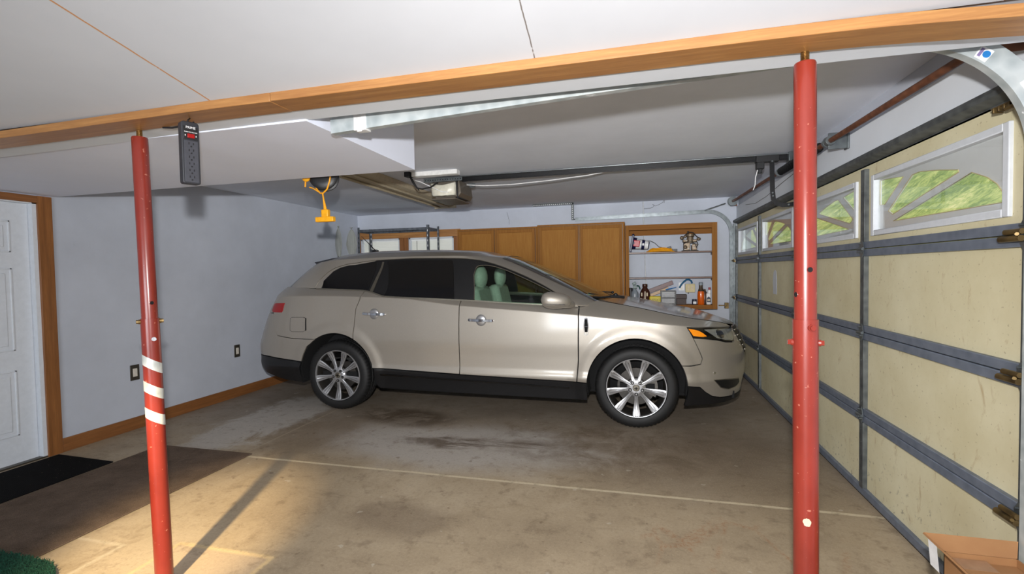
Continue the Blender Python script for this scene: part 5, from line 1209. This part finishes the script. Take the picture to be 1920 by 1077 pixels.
panel('window_divider', [(-1.722,1.226),(-1.738,1.235),(-.975,1.532),(-.955,1.532)], 'satin_trim', 'up', off=.004, gap=0, flange=.004)
for side in (0, 1):
    b = MB(); sg = 1 if side == 0 else -1
    b.tube([(lambda q: (q.x, YC+sg*q.y, q.z))(S3('up', *p)+SN('up', *p)*.002) for p in resamp(fleft+fr_in[::-1], 40)], .0045, 6); b.build('glass_seal', 'satin_trim', car)
    b = MB(); b.tube([(lambda q: (q.x, YC+sg*q.y, q.z))(S3('up', *p)+SN('up', *p)*.002) for p in resamp(wtop, 60)], .0035, 6); b.build('window_seal', 'satin_trim', car)
KE = KW*HP
wtopw = [(.62,1.548),(.75,1.560),(.90,1.572),(1.05,1.582),(KE,1.585)]
panel('windshield', [(.50,1.108),(.8,1.108),(KE,1.108)]+wtopw[::-1]+wedge[::-1][1:-1], 'car_glass', 'up', whole=True, gap=0, flange=0, off=.002)
for side in (0, 1):
    sg = 1 if side == 0 else -1; pl_ = resamp(wedge, 30); b = MB(); vs = []
    for p in pl_:
        for d_ in (-.012, .055): q = S3('up', p[0]+d_, p[1])+SN('up', p[0]+d_, p[1])*.004; vs.append((q.x, YC+sg*q.y, q.z))
    b.add(vs, [(2*i, 2*i+2, 2*i+3, 2*i+1) for i in range(30)]); b.build('windshield_edge', 'gloss_black', car, fix=False)
panel('rear_glass', [qr(.755,1.278),qr(.755,1.40),qr(.755,1.528),qr(1.2,1.54),qr(HP,1.545),qr(HP,1.278)], 'gloss_black', 'up', whole=True, gap=0, flange=.006)
# roof skin
Er = [S3('up', *p) for p in resamp([(.62,1.548)]+[dom_up(x, z) for x, z in roof_e]+[qr(.75,1.53)], 40)]
fw_ = [S3('up', *p) for p in wtopw]; xc0 = fw_[-1].x; xc1 = S3('up', *qr(HP,1.545)).x
P = []; NV = 15
for i, e in enumerate(Er):
    f = (e.x-Er[0].x)/(Er[-1].x-Er[0].x); xc = xc0+(xc1-xc0)*f; zc = smooth_tab(ROOF, xc)+.022
    zc = 1.585+(zc-1.585)*min(1, f/.12); zc = 1.545+(zc-1.545)*min(1, (1-f)/.12)
    for k in range(NV):
        t_ = k/(NV-1); P.append(Vector((e.x+(xc-e.x)*(1-(1-t_)**2), e.y*(1-t_), e.z+(zc-e.z)*(1-(1-t_)**2.6))))
F = [(i*NV+k, i*NV+k+1, (i+1)*NV+k+1, (i+1)*NV+k) for i in range(40) for k in range(NV-1)]
P2 = [Vector((p.x, -p.y, p.z)) for p in P]; F2 = [tuple(j+len(P) for j in f)[::-1] for f in F]
mk('roof', P+P2, F+F2, None, 'car_paint', car)
b = MB(); vs = []
for i in range(25):
    e = -.62+1.24*i/24; k = 1-abs(e/.62)**2
    for (x_, z_) in ((-3.02,1.598+.03*k),(-3.25,1.590+.035*k),(-3.40-.09*k,1.562+.035*k),(-3.475-.10*k,1.550+.035*k),(-3.45-.10*k,1.528+.03*k),(-3.2,1.54+.03*k)): vs.append((x_, YC+e, z_))
b.add(vs, [(6*i+j, 6*i+(j+1) % 6, 6*i+6+(j+1) % 6, 6*i+6+j) for i in range(24) for j in range(6)]+[tuple(range(6)), tuple(range(144, 150))]); b.build('spoiler', 'dark_strip', car, smooth=40)
b = MB(); b.ball((-3.02, YC-.10, 1.685), .03, 14, (1.6, .8, .55)); b.tube([(-3.02,YC-.10,1.69),(-3.12,YC-.10,1.79),(-3.20,YC-.10,1.865)], [.006,.005,.003], 8); b.build('roof_antenna', 'black_plastic', car)
# cowl and wipers
panel('cowl', [(.57,1.095),(.8,1.095),(KE,1.095),(KE,1.112),(.8,1.112),(.57,1.112)], 'car_black', 'up', whole=True, gap=0, flange=.01, off=.003)
b = MB(); b.tube([(-.40,YC-.60,1.150),(-.33,YC-.54,1.142),(-.25,YC-.50,1.150),(-.20,YC-.47,1.168),(-.165,YC-.44,1.150)], .010, 8); b.tube([(-.24,YC-.50,1.15),(-.15,YC-.52,1.148),(-.115,YC-.50,1.142)], .013, 8); b.tube([(-.45,YC-.55,1.185),(-.36,YC-.30,1.155),(-.33,YC+.05,1.15)], .007, 6); b.ball((-.195,YC-.47,1.165), .02, 10); b.build('wiper', 'black_plastic', car)
b = MB(); b.tube([(-.28,YC+.45,1.15),(-.36,YC+.25,1.165),(-.40,YC-.15,1.175)], .008, 6); b.ball((-.27,YC+.46,1.148), .018, 10); b.build('wiper', 'black_plastic', car)
# door mirrors
for side in (0, 1):
    sg = 1 if side == 0 else -1
    b = MB(); vs = []; n = 22; m_ = 14
    for i in range(m_+1):
        s_ = -1+2*i/m_; ex = (1-abs(s_)**2.6)**(1/2.2)
        for k in range(n):
            a = 2*PI*k/n; cx, cz = math.cos(a), math.sin(a)
            vs.append((-.688+.135*s_, YC-sg*(1.050+.085*ex*math.copysign(abs(cx)**.8, cx)-.03*s_), 1.146-.010*s_+(.072-.012*s_)*ex*math.copysign(abs(cz)**.85, cz)))
    b.add(vs, [(i*n+k, i*n+(k+1) % n, (i+1)*n+(k+1) % n, (i+1)*n+k) for i in range(m_) for k in range(n)]); mr = b.build('door_mirror', 'car_paint', car, smooth=60)
    b = MB(); b.tube([(-.775,YC-sg*1.148,1.118),(-.72,YC-sg*1.142,1.116),(-.66,YC-sg*1.128,1.114),(-.605,YC-sg*1.10,1.113)], .0075, 8); b.build('mirror_signal', 'chrome', mr)
    b = MB(); b.tube([(-.63,YC-sg*1.02,1.115),(-.58,YC-sg*.96,1.105),(-.57,YC-sg*.86,1.10)], [.04,.034,.03], 12); b.build('mirror_arm', 'car_paint', mr)
    b = MB(); b.add([(lambda q: (q.x, YC+sg*q.y, q.z))(S3('up', *p)+SN('up', *p)*.005) for p in ((-.035,1.106),(.088,1.100),(.165,1.165))], [(0,1,2)]); b.build('mirror_sail', 'gloss_black', mr, fix=False)
# ---- running gear
def tyre_r(r, h, i): return r-(.006 if (i % 2 and abs(h) > .055 and r > .335) else 0)
for wi, (wx, wz) in enumerate(WHEELS):
    for side in (0, 1):
        sg = 1 if side == 0 else -1; yo = YC-sg*.945; O = (wx, yo, wz); H = lambda h: sg*h
        w = bpy.data.objects.new('wheel', None); COL.objects.link(w); w.parent = car; w.location = Vector(O)-ROOTLOC[car.name]; ROOTLOC[w.name] = Vector(O)
        # outer face at h = 0, tyre runs inboard (h > 0)
        tp = [(.262,.012),(.268,.004),(.285,.000),(.318,.001),(.340,.012),(.352,.024),(.3605,.040),(.3625,.058),(.363,.075),(.3555,.077),(.3555,.085),(.3635,.087),(.3645,.115),(.357,.117),(.357,.125),(.3645,.127),(.3635,.155),(.3555,.157),(.3555,.165),(.363,.167),(.3605,.198),(.352,.214),(.335,.228),(.28,.238),(.262,.23)]
        def rm(r, h, i, wz=wz): 
            q = min(r, wz) if False else r
            return q-(.0065 if (i % 3 == 0 and r > .348 and (abs(h) < .06 or abs(h) > .17)) else (.004 if (i % 3 == 0 and r > .36) else 0))
        MB().lathe([(r, H(h)) for r, h in tp], O, 'y', 180, rmod=rm).build('tyre', 'tyre_rubber', w, smooth=30)
        rp = [(.262,.014),(.2625,.004),(.259,.000),(.2535,.001),(.250,.010),(.243,.045),(.238,.10),(.236,.19),(.25,.205)]
        MB().lathe([(r, H(h)) for r, h in rp], O, 'y', 72).build('rim_barrel', 'alloy_dark', w, smooth=40)
        MB().lathe([(.2628,H(.010)),(.2625,H(.003)),(.259,H(-.001)),(.2535,H(.000)),(.2495,H(.010)),(.248,H(.022))], O, 'y', 72).build('rim_lip', 'alloy', w, smooth=40)
        b = MB()
        for k in range(9):
            a = math.radians(-90+40*k); ca, sa = math.cos(a), math.sin(a); st = []
            for (r, wd, h, gv) in ((.050,.017,.010,.0),(.075,.0155,.016,.002),(.11,.016,.020,.010),(.15,.020,.020,.013),(.19,.0265,.016,.013),(.222,.031,.009,.010),(.240,.032,.004,.008),(.254,.031,.002,.004)):
                for (u, d) in ((-1,.016),(-1,.003),(-.62,0),(-.34,.0),(-.22,gv),(.22,gv),(.34,.0),(.62,0),(1,.003),(1,.016)): st.append((wx+r*ca-u*wd*sa, yo+H(h+d*1.0), wz+r*sa+u*wd*ca))
            b.add(st, [(10*i+j, 10*i+10+j, 10*i+11+j, 10*i+1+j) for i in range(7) for j in range(9)])
        b.build('spokes', 'alloy', w, smooth=32)
        b = MB()
        for k in range(9):
            a = math.radians(-90+40*k); ca, sa = math.cos(a), math.sin(a)
            for sd in (-1, 1):
                st = []
                for (r, wd, h) in ((.10,.016,.0186),(.15,.020,.0192),(.19,.0265,.0152),(.222,.031,.0082),(.236,.032,.0036)):
                    for q in (.38, .52): u = sd*q*wd; st.append((wx+r*ca-u*sa, yo+H(h), wz+r*sa+u*ca))
                b.add(st, [(2*i, 2*i+2, 2*i+3, 2*i+1) for i in range(4)])
        b.build('spoke_grooves', 'alloy_dark', w, smooth=0, fix=False)
        b = MB(); b.lathe([(.0,H(.012)),(.030,H(.012)),(.046,H(.010)),(.066,H(.014)),(.080,H(.024)),(.082,H(.05))], O, 'y', 40); b.build('hub_face', 'alloy', w)
        b = MB(); b.lathe([(0,H(.002)),(.026,H(.003)),(.030,H(.007)),(.030,H(.013))], O, 'y', 28); cp = b.build('centre_cap', 'satin_trim', w)
        b = MB(); b.box(wx-.018, wx+.018, min(yo+H(.0005), yo+H(.0035)), max(yo+H(.0005), yo+H(.0035)), wz-.0035, wz+.0035); b.box(wx-.004, wx+.004, min(yo+H(.0005), yo+H(.0035)), max(yo+H(.0005), yo+H(.0035)), wz-.016, wz+.016); b.build('cap_emblem', 'gloss_black', w)
        for k in range(5):
            a = math.radians(-90+72*k); c = (wx+.055*math.cos(a), wz+.055*math.sin(a))
            b = MB(); b.cyl((c[0], yo+H(.014), c[1]), (c[0], yo+H(.004), c[1]), .0098, .0085, n=6); b.cyl((c[0], yo+H(.004), c[1]), (c[0], yo+H(.0005), c[1]), .007, .004, n=10); b.build('lug_nut', 'chrome', w)
            MB().lathe([(.0,H(.0078)),(.0150,H(.0078)),(.0150,H(.014))], (c[0], yo, c[1]), 'y', 18).build('lug_seat', 'liner_black', w)
        b = MB(); b.lathe([(.07,H(.085)),(.165,H(.085)),(.165,H(.110)),(.07,H(.110))], O, 'y', 48); b.lathe([(0,H(.06)),(.075,H(.06)),(.085,H(.09)),(.085,H(.12))], O, 'y', 32); b.build('brake_disc', 'brake_steel', w)
        b = MB(); 
        for k in range(7): a = math.radians(-28+k*9.5); a2 = math.radians(-28+(k+1)*9.5); b.add([(wx+r*math.cos(q), yo+H(h), wz+r*math.sin(q)) for q in (a, a2) for r in (.115, .185) for h in (.062, .13)], [(0,1,3,2),(4,6,7,5),(0,4,5,1),(2,3,7,6),(0,2,6,4),(1,5,7,3)])
        b.build('brake_caliper', 'alloy_dark', w)
        # wheel-arch liner
        b = MB(); n = 30; vs = []
        for i in range(n+1):
            a = math.radians(-14+208*i/n)
            for (r, e) in ((.432,.945),(.436,.90),(.436,.62)): vs.append((wx+r*math.cos(a), YC-sg*e, AZ+r*math.sin(a)))
        b.add(vs, [(3*i+j, 3*i+3+j, 3*i+4+j, 3*i+1+j) for i in range(n) for j in range(2)]); b.add([(wx+.44*math.cos(a), YC-sg*.62, AZ+.44*math.sin(a)) for a in [math.radians(-14+208*i/30) for i in range(31)]], [tuple(range(31))]); b.build('wheel_arch_liner', 'liner_black', car, fix=False)
b = MB(); b.box(-3.9, .85, YC-.60, YC+.60, .235, .30); b.box(-2.5, -.5, YC-.88, YC+.88, .25, .30); b.box(-3.2, -2.8, YC-.9, YC+.9, .34, .40); b.box(-.15, .15, YC-.9, YC+.9, .34, .40); b.build('underbody', 'liner_black', car)
# ---- cabin seen through the front side glass
b = MB(); b.box(-3.2, -.45, YC-.86, YC+.86, .50, .54); b.build('cabin_floor', 'dash_dark', car)
b = MB(); b.prism([(-.42,.9),(-.38,1.06),(-.55,1.098),(-.80,1.085),(-.92,1.02),(-.92,.80),(-.60,.70)], 'y', YC-.78, YC+.78); b.build('dashboard', 'dash_dark', car, bevel=.02)
def seat(ex):
    y = YC-ex; b = MB()
    b.obox((-1.25, y, .68), (.28,0,.03), (0,.25,0), (0,0,.09)); b.obox((-1.575, y, .97), (.065,0,.012), (0,.245,0), (-.07,0,.29)); s_ = b.build('seat', 'seat_leather', car, bevel=.05)
    b = MB(); b.ball((-1.61, y, 1.355), .13, 18, (.55, .98, 1.0)); b.cyl((-1.60, y-.05, 1.20), (-1.61, y-.05, 1.30), .008, n=8); b.cyl((-1.60, y+.05, 1.20), (-1.61, y+.05, 1.30), .008, n=8); b.build('headrest', 'seat_leather', s_)
seat(.38); seat(-.38)
b = MB(); b.obox((-2.55, YC, .95), (.07,0,.01), (0,.68,0), (-.06,0,.30)); b.obox((-2.25, YC, .66), (.28,0,0), (0,.68,0), (0,0,.1)); b.build('rear_bench', 'seat_leather', car, bevel=.05)
b = MB(); b.tube([(-1.02+.045*math.sin(a), YC+.38+.18*math.cos(a), 1.03+.17*math.sin(a)) for a in [2*PI*i/28 for i in range(28)]], .014, 8, closed=True); b.cyl((-1.02, YC+.38, 1.03), (-.85, YC+.38, .98), .035, n=12); b.obox((-1.02, YC+.38, 1.03), (.01,0,0), (0,.17,0), (0,0,.03)); b.build('steering_wheel', 'dash_dark', car)
# ------------------------------------------------------------------ light and camera
def lamp(name, kind, loc, energy, color, **kw):
    d = bpy.data.lights.new(name, kind); d.energy = energy; d.color = color
    for k, v in kw.items(): setattr(d, k, v)
    o = bpy.data.objects.new(name, d); COL.objects.link(o); o.location = loc; return o
def aim(o, target): o.rotation_euler = (Vector(target)-o.location).to_track_quat('-Z', 'Y').to_euler()
FLASH = lamp('flash', 'SPOT', (0, -.03, 1.63), 240, (1, .975, .95), shadow_soft_size=.028, spot_size=math.radians(165), spot_blend=1.); aim(FLASH, (.0, 1, 1.50))
FLASH.data.use_nodes = True; nt = FLASH.data.node_tree; em = nt.nodes['Emission']; fo = nt.nodes.new('ShaderNodeLightFalloff'); fo.inputs['Strength'].default_value = .40
ad = nt.nodes.new('ShaderNodeMath'); ad.operation = 'MULTIPLY_ADD'; ad.inputs[1].default_value = .015
nt.links.new(fo.outputs['Constant'], ad.inputs[0]); nt.links.new(fo.outputs['Linear'], ad.inputs[2]); a2 = nt.nodes.new('ShaderNodeMath'); a2.operation = 'MULTIPLY_ADD'; a2.inputs[1].default_value = .7
nt.links.new(fo.outputs['Quadratic'], a2.inputs[0]); nt.links.new(ad.outputs[0], a2.inputs[2]); nt.links.new(a2.outputs[0], em.inputs['Strength'])
CEIL_FILL = lamp('ceiling_fill_spot', 'SPOT', (0, -.03, 1.63), 8.5, (.88, .94, 1), shadow_soft_size=.03, spot_size=math.radians(70), spot_blend=1.); aim(CEIL_FILL, (-.2, 1, 2.06)); CEIL_FILL.scale = (2.4, 1, 1)  # added fill spot at the flash position, brightens ceilings and soffit
CEIL_FILL.data.use_nodes = True; nt = CEIL_FILL.data.node_tree; em = nt.nodes['Emission']; fo = nt.nodes.new('ShaderNodeLightFalloff'); fo.inputs['Strength'].default_value = 1.0
nt.links.new(fo.outputs['Constant'], em.inputs['Strength'])
rear_fill = lamp('rear_fill_light', 'AREA', (-.9, -3.3, 1.1), 210, (.88, .94, 1), shape='RECTANGLE', size=2.6, size_y=1.8); aim(rear_fill, (-.7, 1.2, 0))  # added fill light inside the closed near wall; no doorway is built there
sun_patch = lamp('sun_patch_spot', 'SPOT', (-1.44, -.2, 2.25), 1050, (1, .76, .42), shadow_soft_size=.05, spot_size=math.radians(25), spot_blend=.85)  # added unseen spot standing in for the warm sunlight patch on the floor
aim(sun_patch, (-2.42, 2.02, 0))
sun = lamp('sun', 'SUN', (-6, -2, 8), .9, (1, .93, .8), angle=math.radians(1)); aim(sun, (-6+.75, -2+.12, 8-.62))
w = bpy.data.worlds.new('sky'); SC.world = w; w.use_nodes = True
bg = w.node_tree.nodes['Background']; bg.inputs[0].default_value = (.80, .90, 1, 1); bg.inputs[1].default_value = 2.0
cd = bpy.data.cameras.new('camera'); cam = bpy.data.objects.new('camera', cd); COL.objects.link(cam); SC.camera = cam
cd.sensor_fit = 'HORIZONTAL'; cd.sensor_width = 36; cd.lens = 36*900.28/1920; cd.clip_start = .05; cd.clip_end = 200
yaw, pitch, roll = .2534290, .0319513, -.0168385
cy, sy, cp, sp, cr, sr = math.cos(yaw), math.sin(yaw), math.cos(pitch), math.sin(pitch), math.cos(roll), math.sin(roll)
fwd = Vector((-sy*cp, cy*cp, -sp)); rt = Vector((cy, sy, 0)); up = rt.cross(fwd); r2 = rt*cr+up*sr; u2 = up*cr-rt*sr
m = Matrix((( r2.x, u2.x, -fwd.x, 0), (r2.y, u2.y, -fwd.y, 0), (r2.z, u2.z, -fwd.z, 1.40929), (0, 0, 0, 1))); cam.matrix_world = m
vs_ = SC.view_settings; vs_.view_transform = 'Standard'; vs_.look = 'None'; vs_.exposure = -0.10; vs_.gamma = 1.0; vs_.use_curve_mapping = False
SC.cycles.max_bounces = 10; SC.cycles.diffuse_bounces = 5; SC.cycles.glossy_bounces = 5; SC.cycles.transparent_max_bounces = 12
SC.cycles.use_denoising = True; SC.cycles.sample_clamp_indirect = 6.0
